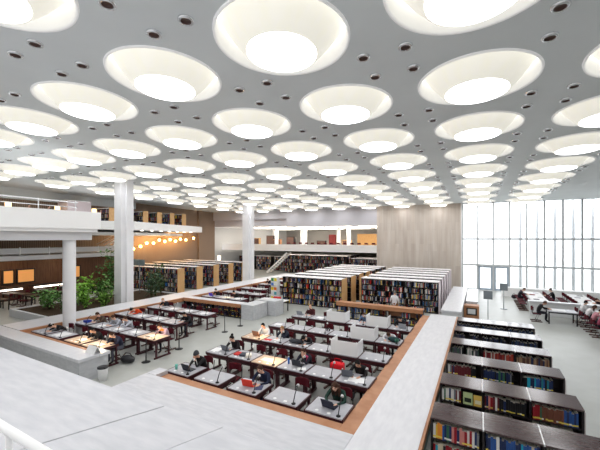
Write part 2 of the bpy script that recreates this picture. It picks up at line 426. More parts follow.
# near slab (stair landing)
XE = 3.2
def slab(poly): return MB().prism(poly, 2.45, 2.6)
parapet('landing_slab', slab([(-14, -2.5), (-6.4, -2.5), (-3.96, XE), (-14, XE)]), M['marble'])
parapet('landing_slab', slab([(-6.38, -2.5), (-5.1, -2.5), (-2.86, XE), (-3.94, XE)]), M['marble'])
parapet('landing_slab', slab([(-5.094, -2.5), (-.9, -2.5), (-.9, XE), (-2.855, XE)]), M['marble'])
struct('landing_wall', bx(-13.9, -1.0, -2.4, XE - .05, 0, 2.45), M['marble_end'])
hr = empty('stair_handrail', (-2.5, .97, 2.6))
MB().tube([(-1.6, 0, 1.15), (1.2, 0, 1.15)], .028, 12).build('rail', M['white'], hr)
for x in (-.18, -1.3, .95): MB().tube([(x, 0, 0), (x, 0, 1.13)], .02, 10).build('post', M['white'], hr)
tag(hr, 'white pipe handrail on the marble slab at bottom left corner', 'handrail')
# second parapet stretch on the right
parapet('far_parapet_top', bx(-1.9, -.85, 19.8, 30, .9, 1.0), M['marble2'])
struct('far_parapet_wall', bx(-1.87, -.9, 19.85, 29.95, 0, .9), M['offwhite'])
parapet('far_counter_top', bx(-.8, -.08, 24.0, 30, .8, .9), M['marble2'])
struct('far_counter_wall', bx(-.78, -.12, 24.05, 29.95, 0, .8), M['white'])
c = empty('wooden_cabinet', (-.44, 23.4, 0))
bx(-.42, .42, -.35, .35, 0, .78).build('body', M['wood'], c); bx(-.28, .30, -.36, -.35, .2, .65).build('front_panel', M['dark'], c)
bx(-.2, .22, -.372, -.36, .28, .58).build('notice', M['offwhite'], c)
tag(c, 'small wooden cabinet with dark front panel at the white parapet end', 'cabinet')

# far rail with books under it + left counter ---------------------------------
def counter(name, x0, x1, y0, y1, h, label, top, endblock=None):
    e = empty(name, ((x0 + x1) / 2, y0, 0)); L = (x1 - x0) / 2; D = y1 - y0
    bx(-L, L, 0, D, h - .05, h).build('top', top, e)
    bx(-L, L, -.03, 0, h - .22, h).build('front_band', M['wood'], e)
    bx(-L, L, D - .04, D, 0, h - .05).build('back_panel', M['wood'], e)
    bx(-L, L, .03, D - .05, h * .38, h * .38 + .03).build('shelf_board', M['shelfdark'], e)
    bx(-L, L, .03, D - .05, .0, .06).build('plinth', M['shelfdark'], e)
    n = int((x1 - x0) / 1.0)
    for k in range(n + 1):
        xx = -L + 2 * L * k / n; bx(max(xx - .02, -L), min(xx + .02, L), .03, D - .05, .06, h - .05).build('divider', M['shelfdark'], e)
    tag(e, label, 'counter'); return e
counter('book_counter', -7.9, -2.75, 19.25, 19.75, 1.0, 'wood-banded counter with books beneath at far end of the main desks', M['wood'])
counter('book_counter', -17.95, -12.95, 16.1, 16.75, .9, 'white-topped wood-banded counter with books beneath behind the left desks', M['marble2'])
parapet('counter_end_block', MB().box(-12.92, -12.0, 16.1, 17.6, 0, .9), M['marble_end'])
parapet('counter_end_block', MB().box(-12.9, -11.4, 17.65, 18.6, 0, .95), M['marble_end'])

# ------------------------------------------------------------------ books
PAL = [(30, 42, 74), (46, 70, 120), (24, 26, 32), (110, 28, 34), (60, 84, 72), (150, 120, 92), (190, 186, 178), (88, 60, 50), (70, 72, 80), (34, 60, 96), (160, 60, 44), (52, 46, 66), (205, 200, 196), (40, 90, 130)]
COLN = {'navy': (34, 48, 88), 'blue': (44, 84, 150), 'black': (28, 28, 32), 'red': (150, 30, 40), 'brown': (120, 74, 58), 'white': (222, 220, 216), 'orange': (226, 140, 50), 'yellow': (228, 190, 70), 'green': (58, 104, 80), 'grey': (120, 122, 128), 'teal': (36, 122, 140), 'cream': (206, 192, 166), 'cyan': (40, 170, 200), 'pink': (206, 130, 124), 'maroon': (104, 40, 46)}
BM = {k: mat('book_cover_' + k, v, .55, .35) for k, v in COLN.items()}
M['label'] = mat('pale_yellow_spine_label', (236, 214, 96), .6, .2); M['labelw'] = mat('white_spine_label', (235, 233, 226), .6, .2)
M['pages'] = mat('paper_pages', (226, 220, 206), .8, .2)
def book_mesh(wd, h, d, lab):
    m = MB(); z1, z2 = h * .08, h * .19
    m.box(0, wd, 0, d, 0, z1, 0, skip='t'); m.box(0, wd, 0, d, z1, z2, 1 if lab else 0, skip='tb'); m.box(0, wd, 0, d, z2, h, 0, mt=2, skip='b')
    return m
BOOKCACHE = {}
NB = 0
CNT = {}
def add_book(x, y, z, wd, h, d, colr, place, lab=True):
    global NB
    key = (round(wd, 3), round(h, 2), round(d, 2), colr, lab)
    if key not in BOOKCACHE:
        BOOKCACHE[key] = book_mesh(key[0] - .002, key[1], key[2], lab).mesh('book', [BM[colr], M['label'] if lab == 1 else M['labelw'], M['pages']])
    o = bpy.data.objects.new('book', BOOKCACHE[key]); COL.objects.link(o); o.location = (x, y, z)
    n = CNT[(place, colr)] = CNT.get((place, colr), 0) + 1
    tag(o, '%s %s book from the left, %s' % (ORD[n - 1], colr, place), 'book', 'books in the low bookcases by the parapet'); NB += 1
    return o
def seq(spec):
    out = []
    for nme, n in spec: out += [nme] * n
    return out
mix = lambda n, pal: [R.choice(pal) for _ in range(n)]

# stuff: all the smaller books
ST = MB(); SM = [mat('small_book_%d' % k, c, .6, .3) for k, c in enumerate(PAL + [(226, 60, 50), (60, 120, 190), (232, 200, 80), (230, 226, 220)])]
M_LAB = len(SM)
def stuff_row(x0, x1, y, z, h, d, pal=None, fill=.93, face=-1, lab=.5, axis='x'):
    x = x0
    while x < x1 - .02:
        wd = R.uniform(.022, .05)
        if x + wd > x1: break
        if R.random() > fill: x += R.uniform(.05, .25); continue
        c = R.choice(pal) if pal else R.randrange(len(PAL) + 4) if R.random() < .35 else R.randrange(len(PAL))
        hh = h * R.uniform(.72, .97)
        if axis == 'x': ST.box(x, x + wd - .003, y, y + d, z, z + hh, c, mt=M_LAB + 1, skip='bk')
        else: ST.box(y, y + d, x, x + wd - .003, z, z + hh, c, skip='bk')
        if R.random() < lab and axis == 'x': ST.box(x + .002, x + wd - .005, y - .002, y, z + .02, z + .055, M_LAB, skip='bktlr')
        x += wd

# low bookcases on the right (three bays, double-sided) ------------------------
SHY = [7.28, 9.13, 10.96, 12.80, 14.60, 16.38]
SHN = ['nearest low bookcase', 'second low bookcase', 'third low bookcase', 'fourth low bookcase', 'fifth low bookcase', 'farthest low bookcase']
X0, X1, DEP, SHH = -.89, 1.98, .70, 1.30
BAYW = (X1 - X0) / 3
def make_low():
    e = empty('low_bookcase', (X0, 0, 0)); L = X1 - X0
    for k in range(3):
        bx(k * BAYW + (.012 if k else 0), (k + 1) * BAYW - (.012 if k < 2 else 0), -.02, DEP + .02, SHH - .035, SHH).build('top_panel', M['walnut'], e)
    for k in (1, 2): bx(k * BAYW - .011, k * BAYW + .011, -.018, DEP + .018, SHH - .033, SHH + .001).build('joint_strip', M['white'], e)
    for x in (0, L - .035): bx(x, x + .035, 0, DEP, 0, SHH - .035).build('side_panel', M['shelfdark'], e)
    for k in (1, 2): bx(k * BAYW - .02, k * BAYW + .02, .005, DEP - .005, 0, SHH - .035).build('divider', M['shelfdark'], e)
    bx(.035, L - .035, DEP / 2 - .015, DEP / 2 + .015, .08, SHH - .035).build('back_panel', M['shelfdark'], e)
    bx(.035, L - .035, .02, DEP - .02, 0, .08).build('plinth', M['shelfdark'], e)
    for z in (.47, .86):
        for k in range(3): bx(k * BAYW + .035, (k + 1) * BAYW - .02, .01, DEP - .01, z - .02, z).build('shelf_board', M['shelfdark'], e)
    bx(L, L + .02, -.02, DEP + .02, 0, SHH - .035).build('end_trim', mat('white_end_trim', (200, 190, 190), .4, .4) if 'et' not in M else M['et'], e)
    return e
lowp = make_low()
for k, y in enumerate(SHY):
    e = lowp if k == 0 else copy_tree(lowp); e.location = (X0, y, 0)
    tag(e, 'dark double-sided %s right of the white parapet, three bays wide' % SHN[k], 'bookcase', 'low bookcases beside the parapet')
dk = ['navy', 'black', 'blue', 'navy', 'grey', 'maroon', 'green', 'black']
def fill(si, tier, specs):
    z = (.862, .472, .082)[tier]; y = SHY[si] + .03; tn = ('upper', 'middle', 'bottom')[tier]
    for bay, (cols, h, tgt) in enumerate(specs):
        xa = X0 + bay * BAYW + .045; xb = X0 + (bay + 1) * BAYW - .045; x = xa
        wd0 = tgt
        for c in cols:
            wd = round(wd0 * R.choice((.8, .9, 1.0, 1.1, 1.2)), 3); hh = round(h * R.choice((.84, .9, .95, 1.0)), 2)
            if x + wd > xb: break
            add_book(x, y + R.choice((0, .01, .02)), z, wd, hh, .2, c, '%s shelf, %s bay, %s' % (tn, ('left', 'middle', 'right')[bay], SHN[si]), 1 if R.random() < .5 else (2 if R.random() < .4 else 0)); x += wd
fill(0, 0, [(seq([('white', 1), ('yellow', 1), ('orange', 2), ('blue', 1)]) + mix(4, ['green', 'navy', 'pink']) + ['red', 'navy', 'pink', 'pink', 'red', 'white', 'red', 'white', 'navy', 'grey', 'pink', 'navy', 'blue'], .33, .041),
            (seq([('navy', 2), ('blue', 2), ('white', 1), ('navy', 3), ('blue', 4), ('navy', 2), ('cyan', 1)]) + mix(8, ['blue', 'navy', 'cream', 'teal']), .34, .043),
            (mix(22, ['navy', 'blue', 'black', 'navy']), .34, .043)])
fill(0, 1, [(mix(5, ['cream', 'black', 'red', 'cyan']) + ['red'] * 14, .30, .048), (mix(18, ['blue', 'navy', 'white', 'grey']), .31, .047), (mix(18, ['navy', 'blue', 'black']), .31, .047)])
fill(1, 0, [(['white', 'green', 'white', 'white', 'navy', 'white', 'white', 'grey', 'maroon', 'white', 'maroon'], .32, .04),
            (mix(10, ['navy', 'black', 'white', 'maroon', 'red', 'grey', 'pink']) + ['black'] * 9, .32, .043),
            (['red'] * 3 + ['green'] + ['brown'] * 9 + ['blue', 'navy', 'blue', 'blue', 'navy', 'blue', 'white', 'navy'], .34, .042)])
fill(1, 1, [(['maroon', 'grey', 'black', 'black', 'navy', 'black'], .3, .05), (['red', 'blue', 'black', 'cyan', 'green', 'green', 'black', 'black', 'navy', 'black', 'white', 'black', 'orange'], .3, .046), (['cream', 'navy', 'blue', 'navy', 'black', 'grey', 'grey', 'green', 'blue', 'navy', 'blue', 'blue', 'pink', 'pink', 'grey'], .3, .05)])
fill(2, 0, [(['white', 'grey', 'maroon', 'navy'] + ['maroon'] * 10 + ['black'] * 3, .31, .044), (mix(14, ['navy', 'black', 'green', 'navy']) + ['grey', 'black'], .32, .045), (['black', 'black', 'cyan', 'cyan', 'navy', 'navy', 'cyan'] + mix(9, ['navy', 'blue', 'teal', 'black']), .32, .043)])
# front-facing journals in the second bookcase
for k, (x, z, w_, h_, c1, c2, lb) in enumerate(((-.36, .865, .21, .30, (190, 205, 150), (50, 58, 50), 'green journal with dark picture facing out'), (-.13, .865, .19, .27, (226, 190, 96), (235, 225, 190), 'yellow journal with pale picture facing out'))):
    o = empty('journal', (x, SHY[1] + .03, z))
    bx(0, w_, 0, .012, 0, h_).build('cover', cmat(c1), o); bx(.03, w_ - .03, -.003, 0, .06, h_ * .55).build('cover_picture', cmat(c2), o)
    tag(o, lb + ' on the upper shelf of second low bookcase', 'journal')
for k, (x, c1, lb) in enumerate(((-.78, (36, 92, 104), 'teal'), (-.52, (96, 178, 112), 'bright green'))):
    o = empty('display_folder', (x, SHY[1] + .02, .475))
    bx(0, .22, 0, .012, 0, .28).build('cover', cmat(c1), o); bx(.04, .18, -.003, 0, .04, .2).build('cover_picture', cmat(tuple(min(255, int(q * 1.12)) for q in c1)), o)
    tag(o, lb + ' folder facing out on the middle shelf of second low bookcase', 'folder')
for si in range(2, 6):
    for tier in ((0, 1, 2) if si != 2 else (1, 2)):
        for bay in range(3):
            pal = {(3, 0): [2, 4, 8, 12], (3, 1): [3, 3, 10, 6], (3, 2): [7, 5, 0, 1]}.get((si, bay), [0, 2, 8, 9, 11, 2, 0]) if tier == 0 else [0, 2, 8, 11, 3]
            stuff_row(X0 + bay * BAYW + .045, X0 + (bay + 1) * BAYW - .04, SHY[si] + .03, (.862, .472, .082)[tier], .33, .2, pal, .96, lab=.45)
for si in (0, 1):
    for bay in range(3): stuff_row(X0 + bay * BAYW + .045, X0 + (bay + 1) * BAYW - .04, SHY[si] + .03, .082, .32, .2)

# tall bookcases --------------------------------------------------------------
def tall(x0, x1, y, h=2.1, d=.9, tiers=5, endmat=None, top=None, lab=None, panel=None, books='all'):
    e = empty('tall_bookcase', (x0, y, 0)); L = x1 - x0; n = max(1, round(L / .95)); bw = L / n
    bx(-.01, L + .01, -.02, d + .02, h - .05, h).build('top_panel', top or M['shelftop'], e)
    for x in (0, L - .04): bx(x, x + .04, 0, d, 0, h - .05).build('side_panel', M['shelfdark'], e)
    for k in range(1, n): bx(k * bw - .02, k * bw + .02, .01, d - .01, 0, h - .05).build('divider', M['shelfdark'], e)
    bx(.04, L - .04, d / 2 - .01, d / 2 + .01, .08, h - .05).build('back_panel', M['shelfdark'], e)
    bx(.04, L - .04, .02, d - .02, 0, .08).build('plinth', M['shelfdark'], e)
    sh = (h - .13) / tiers
    for t in range(1, tiers): bx(.04, L - .04, .01, d - .01, .08 + t * sh - .02, .08 + t * sh).build('shelf_board', M['shelfdark'], e)
    if panel:
        for s in panel:
            if s == 'r': bx(L, L + .05, -.04, d + .04, 0, h + .02).build('end_panel', M['wood2'], e)
            if s == 'p': bx(L, L + .04, -.03, d + .03, 0, h).build('end_panel', M['pinkwhite'], e)
            if s == 'l': bx(-.05, 0, -.04, d + .04, 0, h + .02).build('end_panel', M['wood2'], e)
    tag(e, lab, 'bookcase')
    tr = [] if books == 'no' else range(tiers) if books in ('all', 'none') else range(tiers - 2, tiers)
    for t in tr:
        for k in range(n):
            if R.random() < .006: continue
            stuff_row(x0 + k * bw + .03, x0 + (k + 1) * bw - .03, y + .03, .082 + t * sh, sh - .05, .2, None, .92, lab=.25)
    return e
RW = ['front', 'second', 'third', 'fourth', 'fifth', 'sixth', 'seventh']
for k in range(7):
    e = tall(-13.3, -8.45, 21.6 + 1.9 * k, lab='tall white-topped bookcase, %s row of the middle block left of the aisle' % RW[k], panel='r' if k == 0 else ('r' if k < 4 else ''), books='all' if k < 1 else 'top')
    e['group'] = 'tall bookcases in the middle'
for k in range(6):
    e = tall(-7.6, -2.35, 23.3 + 1.9 * k, lab='tall white-topped bookcase, %s row of the block before the concrete wall' % RW[k], panel='lp' if k < 3 else 'p', books='all' if k < 1 else 'top')
    e['group'] = 'tall bookcases in the middle'
for k in range(5):
    e = tall(-33.6, -24.1, 20.95 + 2.3 * k, h=2.2, d=.7, lab='tall bookcase with birch end panel, %s row of the block by the stone wall' % RW[k], panel='r', books='all')
    e['group'] = 'tall bookcases by the stone wall'
# beyond the opening
for k in range(3):
    e = tall(-24.6 + .0 * k, -15.5, 41 + 2.2 * k, h=2.6, lab='distant white-topped bookcase, %s row under the far gallery at left' % RW[k], books='all' if k == 0 else 'top')
for k in range(2):
    e = tall(-14.4, -10.0, 40 + 2.2 * k, h=2.4, lab='distant white-topped bookcase, %s row under the far gallery at right' % RW[k], books='all' if k == 0 else 'top')
e = tall(-33.0, -30.6, 18.6, h=1.45, d=.4, tiers=3, lab='bookcase at the left end of the upper gallery', panel='r', books='no'); e.location.z = 6.4
for z in (6.48, 6.92, 7.36): stuff_row(-32.9, -30.7, 18.62, z, .38, .2)
for k in range(5):
    e = empty('gallery_bookcase', (-32.4, 20.6 + 1.7 * k, 6.4))
    bx(0, 1.6, 0, .5, 1.35, 1.4).build('top_panel', M['shelftop'], e); bx(0, 1.6, .22, .28, 0, 1.35).build('back_panel', M['shelfdark'], e)
    bx(1.6, 1.66, -.05, .55, 0, 1.42).build('end_panel', M['wood2'], e)
    for z in (0, .45, .9): bx(0, 1.6, .02, .48, z, z + .03).build('shelf_board', M['shelfdark'], e)
    tag(e, 'small bookcase with birch end, %s along the upper gallery' % ORD[k], 'bookcase', 'bookcases on the upper gallery')
    for z in (6.43, 6.88, 7.33): stuff_row(-32.38, -30.85, 20.62 + 1.7 * k, z, .4, .2)
# books under counters
stuff_row(-7.85, -2.8, 19.32, .07, .31, .2, None, .9); stuff_row(-7.85, -2.8, 19.32, .42, .33, .2, None, .9)
stuff_row(-17.9, -13.0, 16.18, .07, .26, .2, [0, 2, 3, 7, 11], .75); stuff_row(-17.9, -13.0, 16.18, .38, .28, .2, [0, 2, 3, 7, 2, 11], .8)
# far low shelf with bright leaflets (info rack at the left end of the middle block)
rk = empty('leaflet_rack', (-13.95, 21.4, 0))
bx(-.3, .3, 0, .3, 0, 2.0).build('body', M['screen'], rk)
for t in range(5):
    bx(-.28, .28, -.06, 0, .25 + t * .35, .27 + t * .35).build('ledge', M['offwhite'], rk)
tag(rk, 'white leaflet rack at the left end of the middle bookcases', 'rack')
lf = [(240, 220, 60), (70, 120, 190), (235, 235, 235), (80, 160, 170), (236, 200, 50), (220, 120, 60), (90, 130, 200), (240, 240, 230), (60, 150, 90), (235, 215, 70)]
nmz = ['yellow', 'blue', 'white', 'teal', 'golden', 'orange', 'pale blue', 'cream', 'green', 'lemon']
for t in range(5):
    for s in range(2):
        q = t * 2 + s
        o = bx(-14.2 + s * .27, -13.98 + s * .27, 21.345, 21.36, .275 + t * .35, .50 + t * .35).build('leaflet', cmat(lf[q]))
        tag(o, '%s leaflet on the %s tier from the bottom of the white rack' % (nmz[q], ORD[t]), 'leaflet', 'leaflets in the rack')


# ------------------------------------------------------------------ desks and chairs
def make_desk(w, top):
    e = empty('reading_desk', (0, 0, 0)); e.scale.z = 1.05; D = .80; h = w / 2
    bx(-h + .03, h - .03, 0.01, D - .03, .715, .752).build('top', top, e, bevel=.006)
    f = MB(); f.box(-h, -h + .03, 0, D, .66, .75); f.box(h - .03, h, 0, D, .66, .75); f.box(-h + .03, h - .03, D - .03, D, .66, .75); f.box(-h + .03, h - .03, -.005, .01, .64, .725)
    f.box(-h + .03, h - .03, .01, D - .03, .69, .714)
    f.build('frame', M['burg'], e)
    bx(-h + .06, h - .06, .06, D - .2, .56, .585).build('book_shelf', M['burg'], e)
    for sx in (-1, 1):
        for y in (.06, D - .12):
            x = sx * (h - .035); bx(x - .03, x + .03, y, y + .06, .06, .66).build('leg', M['burg'], e)
    for sx in (-1, 1):
        x = sx * (h - .035); bx(x - .03, x + .03, .0, D, 0, .06).build('foot_rail', M['burg'], e)
    for x in (-.22, .1): MB().lathe([(.001, .758), (.045, .757), (.05, .752)], 12, c=(x, .12, 0)).build('socket_plate', M['paper'], e)
    lx = h - .16
    a = MB().tube([(lx, .1, .752), (lx, .1, .80), (lx + .015, .16, .98), (lx + .02, .26, 1.10), (lx, .34, 1.13)], .012, 8)
    a.lathe([(.055, .752), (.055, .77), (.01, .785)], 12, c=(lx, .1, 0), cap0=True)
    arm = a.build('lamp_arm', M['black'], e)
    MB().lathe([(.012, 1.15), (.035, 1.13), (.04, 1.09), (.001, 1.085)], 10, c=(lx, .35, 0)).build('lamp_head', M['paper'], arm)
    return e
def make_chair():
    e = empty('desk_chair', (0, 0, 0))
    s = MB(); s.box(-.22, .22, -.20, .22, .43, .485); s.build('seat', M['red'], e, bevel=.02)
    b = MB(); n = 8
    for k in range(n):   # curved backrest
        a0 = -.9 + 1.8 * k / n; a1 = -.9 + 1.8 * (k + 1) / n
        p = [(.30 * math.sin(a), .02 + .28 * math.cos(a)) for a in (a0, a1)]; q = [(.27 * math.sin(a), .02 + .25 * math.cos(a)) for a in (a0, a1)]
        b.prism([q[0], q[1], p[1], p[0]], .66, .88)
    b.build('backrest', M['red'], e)
    for sx in (-1, 1):
        x = sx * .235
        MB().tube([(x, .25, .80), (x, .21, .46), (x, -.10, .44), (x, .06, .05)], .016, 8).build('leg', M['black'], e)
        bx(x - .03, x + .03, -.25, .30, 0, .05).build('runner', M['runner'], e)
    bx(-.205, .205, .02, .06, .01, .045).build('cross_bar', M['runner'], e)
    return e
dA = make_desk(1.03, M['lino']); dB = make_desk(1.18, M['lino'])
chp = make_chair()
used = {}
def inst(proto, loc, rz=0, key=None):
    if key not in used: used[key] = 1; o = proto
    else: o = copy_tree(proto)
    o.location = loc; o.rotation_euler.z = rz; return o
ROWY = [7.15, 9.05, 11.12, 13.2, 15.4]
RN = ['front', 'second', 'third', 'fourth', 'fifth']
DX = {}
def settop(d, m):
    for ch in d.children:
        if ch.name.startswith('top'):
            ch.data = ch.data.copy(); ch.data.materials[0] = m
STATE = {(0, 0): 'behind which a bearded man sits with tablet', (0, 2): 'holding a red laptop', (0, 4): 'with dark laptop at the wood corner', (1, 4): 'with a red bag', (2, 4): 'under a white partition', (3, 4): 'under a white partition', (4, 4): 'under a white partition', (4, 2): 'under a white partition'}
for r_ in range(5):
    n = 5 if r_ == 0 else 6
    for k in range(n):
        x = (-8.26 + 1.24 * k) if r_ == 0 else (-8.42 + 1.035 * k)
        y = ROWY[r_]
        if r_ == 0: x = (-8.26, -7.05, -5.74, -4.5, -3.28)[k]
        d = inst(dA, (x, y, 0), 0, 'dA'); DX[(r_, k)] = (x, y)
        tag(d, 'grey-topped desk, %s from left in %s row of main block%s' % (ORD[k], RN[r_], ''), 'desk', 'grey reading desks in the main block')
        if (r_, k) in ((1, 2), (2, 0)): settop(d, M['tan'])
        c = inst(chp, (x + R.uniform(-.06, .06), y + .80 + .28 + R.uniform(0, .08), 0), R.uniform(-.12, .12), 'ch')
        tag(c, 'burgundy chair behind the %s desk from left, %s row, main block' % (ORD[k], RN[r_]), 'chair', 'burgundy chairs at the desks')
# left block
LX = [-17.3, -16.05, -14.55, -13.25]
LROW = {0: (7.25, [-17.25, -15.98, -14.5, -13.2]), 1: (9.0, [-17.3, -16.0, -14.75, -13.5, -12.28]), 2: (11.15, [-17.3, -16.05, -14.8, -13.55]), 3: (13.2, [-17.3, -16.05, -14.8, -13.55])}
for r_ in LROW:
    y, lx = LROW[r_]
    for k, x in enumerate(lx):
        d = inst(dB, (x, y, 0), 0, 'dB'); DX[('L', r_, k)] = (x, y)
        tag(d, 'dark-framed desk, %s from left in %s row of the left section' % (ORD[k], RN[r_]), 'desk', 'reading desks in the left section')
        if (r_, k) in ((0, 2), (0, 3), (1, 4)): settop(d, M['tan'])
        c = inst(chp, (x + R.uniform(-.06, .06), y + .80 + .28 + R.uniform(0, .08), 0), R.uniform(-.12, .12), 'ch')
        tag(c, 'burgundy chair behind the %s desk from left, %s row, left section' % (ORD[k], RN[r_]), 'chair', 'burgundy chairs at the desks')
# block behind the left counter
for r_, y in enumerate((17.6, 19.8, 22.0)):
    for k, x in enumerate((-17.2, -15.95, -14.7)):
        if r_ == 2 and k == 2: continue
        d = inst(dB, (x, y, 0), 0, 'dB'); DX[('C', r_, k)] = (x, y)
        tag(d, 'dark-framed desk, %s from left in %s row behind the left counter' % (ORD[k], RN[r_]), 'desk', 'desks behind the left counter')
        c = inst(chp, (x, y + 1.1, 0), R.uniform(-.12, .12), 'ch')
        tag(c, 'burgundy chair behind the %s desk from left, %s row, past left counter' % (ORD[k], RN[r_]), 'chair', 'burgundy chairs at the desks')
# small white table by the marble block
def table(name, x0, x1, y0, y1, top, label, h=.75, legm=None, group=None):
    e = empty(name, ((x0 + x1) / 2, (y0 + y1) / 2, 0)); a = (x1 - x0) / 2; b = (y1 - y0) / 2
    bx(-a, a, -b, b, h - .04, h).build('top', top, e, bevel=.005)
    for sx in (-1, 1):
        for sy in (-1, 1): bx(sx * (a - .06) - .03, sx * (a - .06) + .03, sy * (b - .06) - .03, sy * (b - .06) + .03, 0, h - .04).build('leg', legm or M['black'], e)
    f = MB(); f.box(-a + .05, a - .05, -b + .04, -b + .07, h - .12, h - .04); f.box(-a + .05, a - .05, b - .07, b - .04, h - .12, h - .04); f.build('apron', legm or M['black'], e)
    tag(e, label, 'table', group); return e
table('side_table', -12.6, -11.5, 18.75, 19.5, M['screen'], 'small white table with red box right of the grey marble block')
o = bx(-12.45, -12.0, 18.95, 19.3, .75, .95).build('storage_box', cmat((190, 50, 50)), bevel=.02); tag(o, 'red box on the small white table by the marble block', 'box')

# white partitions ------------------------------------------------------------
sp = None
def partition(x, y, lab):
    global sp
    if sp is None:
        sp = e = empty('desk_partition', (x, y, .790))
        bx(-.51, .51, 0, .018, 0, .50).build('front_board', M['screen'], e)
        for s in (-1, 1): bx(s * .501 - .009, s * .501 + .009, .018, .62, 0, .50).build('side_board', M['screen'], e)
    else: e = copy_tree(sp); e.location = (x, y, .790)
    tag(e, lab, 'partition', 'white three-sided partitions on desks')
partition(*[DX[(2, 4)][0], DX[(2, 4)][1] + .02], 'nearest white three-sided partition, on a desk in the third row')
partition(*[DX[(3, 4)][0], DX[(3, 4)][1] + .02], 'white three-sided partition on a desk in the fourth row')
partition(*[DX[(4, 4)][0], DX[(4, 4)][1] + .02], 'right white three-sided partition of the two in the last desk row')
partition(*[DX[(4, 2)][0], DX[(4, 2)][1] + .02], 'left white three-sided partition of the two in the last desk row')

# stanchions, signs, bin, bag, notice -----------------------------------------
for k, (x, y) in enumerate(((-11.8, 8.67), (-11.88, 10.4), (-11.9, 13.45), (-11.95, 14.8))):
    if k == 0:
        sp0 = e = empty('barrier_post', (x, y, 0))
        MB().lathe([(.17, 0), (.17, .015), (.03, .04)], 20, cap0=True).build('base', M['black'], e); MB().tube([(0, 0, .02), (0, 0, .95)], .022, 10).build('pole', M['black'], e)
    else: e = copy_tree(sp0); e.location = (x, y, 0)
    tag(e, 'thin black barrier post on the aisle floor, %s from the near end' % ORD[k], 'barrier post', 'black barrier posts in the aisle')
for k, (x, y, hh, dx) in enumerate(((.45, 22.9, 1.35, 0), (1.5, 27.2, 1.35, 0))):
    e = empty('sign_stand', (x, y, 0))
    MB().lathe([(.22, 0), (.22, .015), (.03, .03)], 20, cap0=True).build('base', M['frame'], e); MB().tube([(0, 0, .02), (0, 0, hh)], .025, 10).build('pole', M['frame'], e)
    bx(-.24, .24, -.02, .02, hh - .05, hh + .45).build('sign_board', mat('mid_grey_sign', (128, 136, 142), .5, .3), e)
    tag(e, ('nearer' if k == 0 else 'farther') + ' grey sign stand on the floor before the window doors', 'sign stand', 'grey sign stands')
e = empty('waste_bin', (-11.65, 6.85, 0))
MB().lathe([(.13, 0), (.17, .42)], 20, cap0=True).build('body', M['screen'], e); MB().lathe([(.175, .42), (.18, .47), (.05, .49), (.001, .49)], 20).build('lid', M['dark'], e)
tag(e, 'white waste bin with dark lid beside the marble block end', 'bin')
e = empty('black_bag', (-12.35, 8.25, 0)); e.rotation_euler.z = .3
MB().ell((0, 0, .16), (.33, .16, .16)).build('body', M['dark'], e); MB().tube([(-.2, 0, .28), (-.1, 0, .40), (.1, 0, .40), (.2, 0, .28)], .018).build('handle', M['black'], e)
tag(e, 'black bag on the floor behind the marble block end', 'bag')
n = MB(); n.obox((0, -.06, .13), (1, 0, 0), (0, .45, .9), (0, -.9, .45), .27, .14, .004); n.obox((0, .065, .13), (1, 0, 0), (0, -.45, .9), (0, .9, .45), .27, .14, .004)
o = n.build('paper_notice', M['paper'], loc=(-12.25, 6.85, .853)); tag(o, 'folded white paper notice standing on the marble block', 'notice')

# right side: ledge, tables ---------------------------------------------------
struct('right_ledge_wall', bx(2.9, 14.5, 26.05, 26.2, 0, .84), M['offwhite'])
parapet('right_ledge_top', bx(2.8, 14.6, 25.95, 26.35, .84, .92), M['marble2'])
for k, x in enumerate((3.1, 5.75, 8.4, 11.0)):
    table('long_table', x, x + 1.0, 27.1, 31.6, M['paper'], 'long white-topped table running to the windows, %s from the left' % ORD[k], group='long white tables by the windows')
chr_ = 0
for k, xx in enumerate((2.65, 4.55, 5.3, 7.2, 7.95, 9.85)):
    for q in range(6):
        c = inst(chp, (xx, 27.5 + .74 * q, 0), PI / 2 if k % 2 else -PI / 2, 'ch'); 
        tag(c, 'burgundy chair, %s from near end, %s side of the %s long white table' % (ORD[q], 'right' if k % 2 else 'left', ORD[k // 2]), 'chair', 'burgundy chairs by the windows')
struct('trim_21', bx(1.7, 14.5, 33.2, 34.0, 0, .75), M['white'])
table('reading_table', 3.5, 4.9, 23.75, 24.75, M['lino'], 'small dark-legged table before the white ledge with a man at it')
table('group_table', 5.72, 7.2, 19.2, 25.4, M['lino'], 'long dark-framed table at the right edge with people along it')

for k, (x, y, c_) in enumerate(((4.62, 28.6, (40, 36, 44)), (5.0, 30.4, (60, 30, 44)), (4.9, 31.2, (36, 40, 52)), (7.35, 28.3, (48, 36, 44)), (7.6, 29.9, (40, 40, 48)), (2.5, 31.9, (44, 40, 44)), (10.0, 29.0, (50, 34, 42)))):
    e = empty('shoulder_bag', (x, y + .35, 0)); MB().ell((0, 0, .17), (.2, .13, .17)).build('body', cmat(c_), e); MB().tube([(-.14, 0, .28), (0, 0, .46), (.14, 0, .28)], .015, 6).build('strap', M['black'], e)
    tag(e, 'dark bag on the floor among the window chairs, %s of the seven' % ORD[k], 'bag', 'bags among the window chairs')
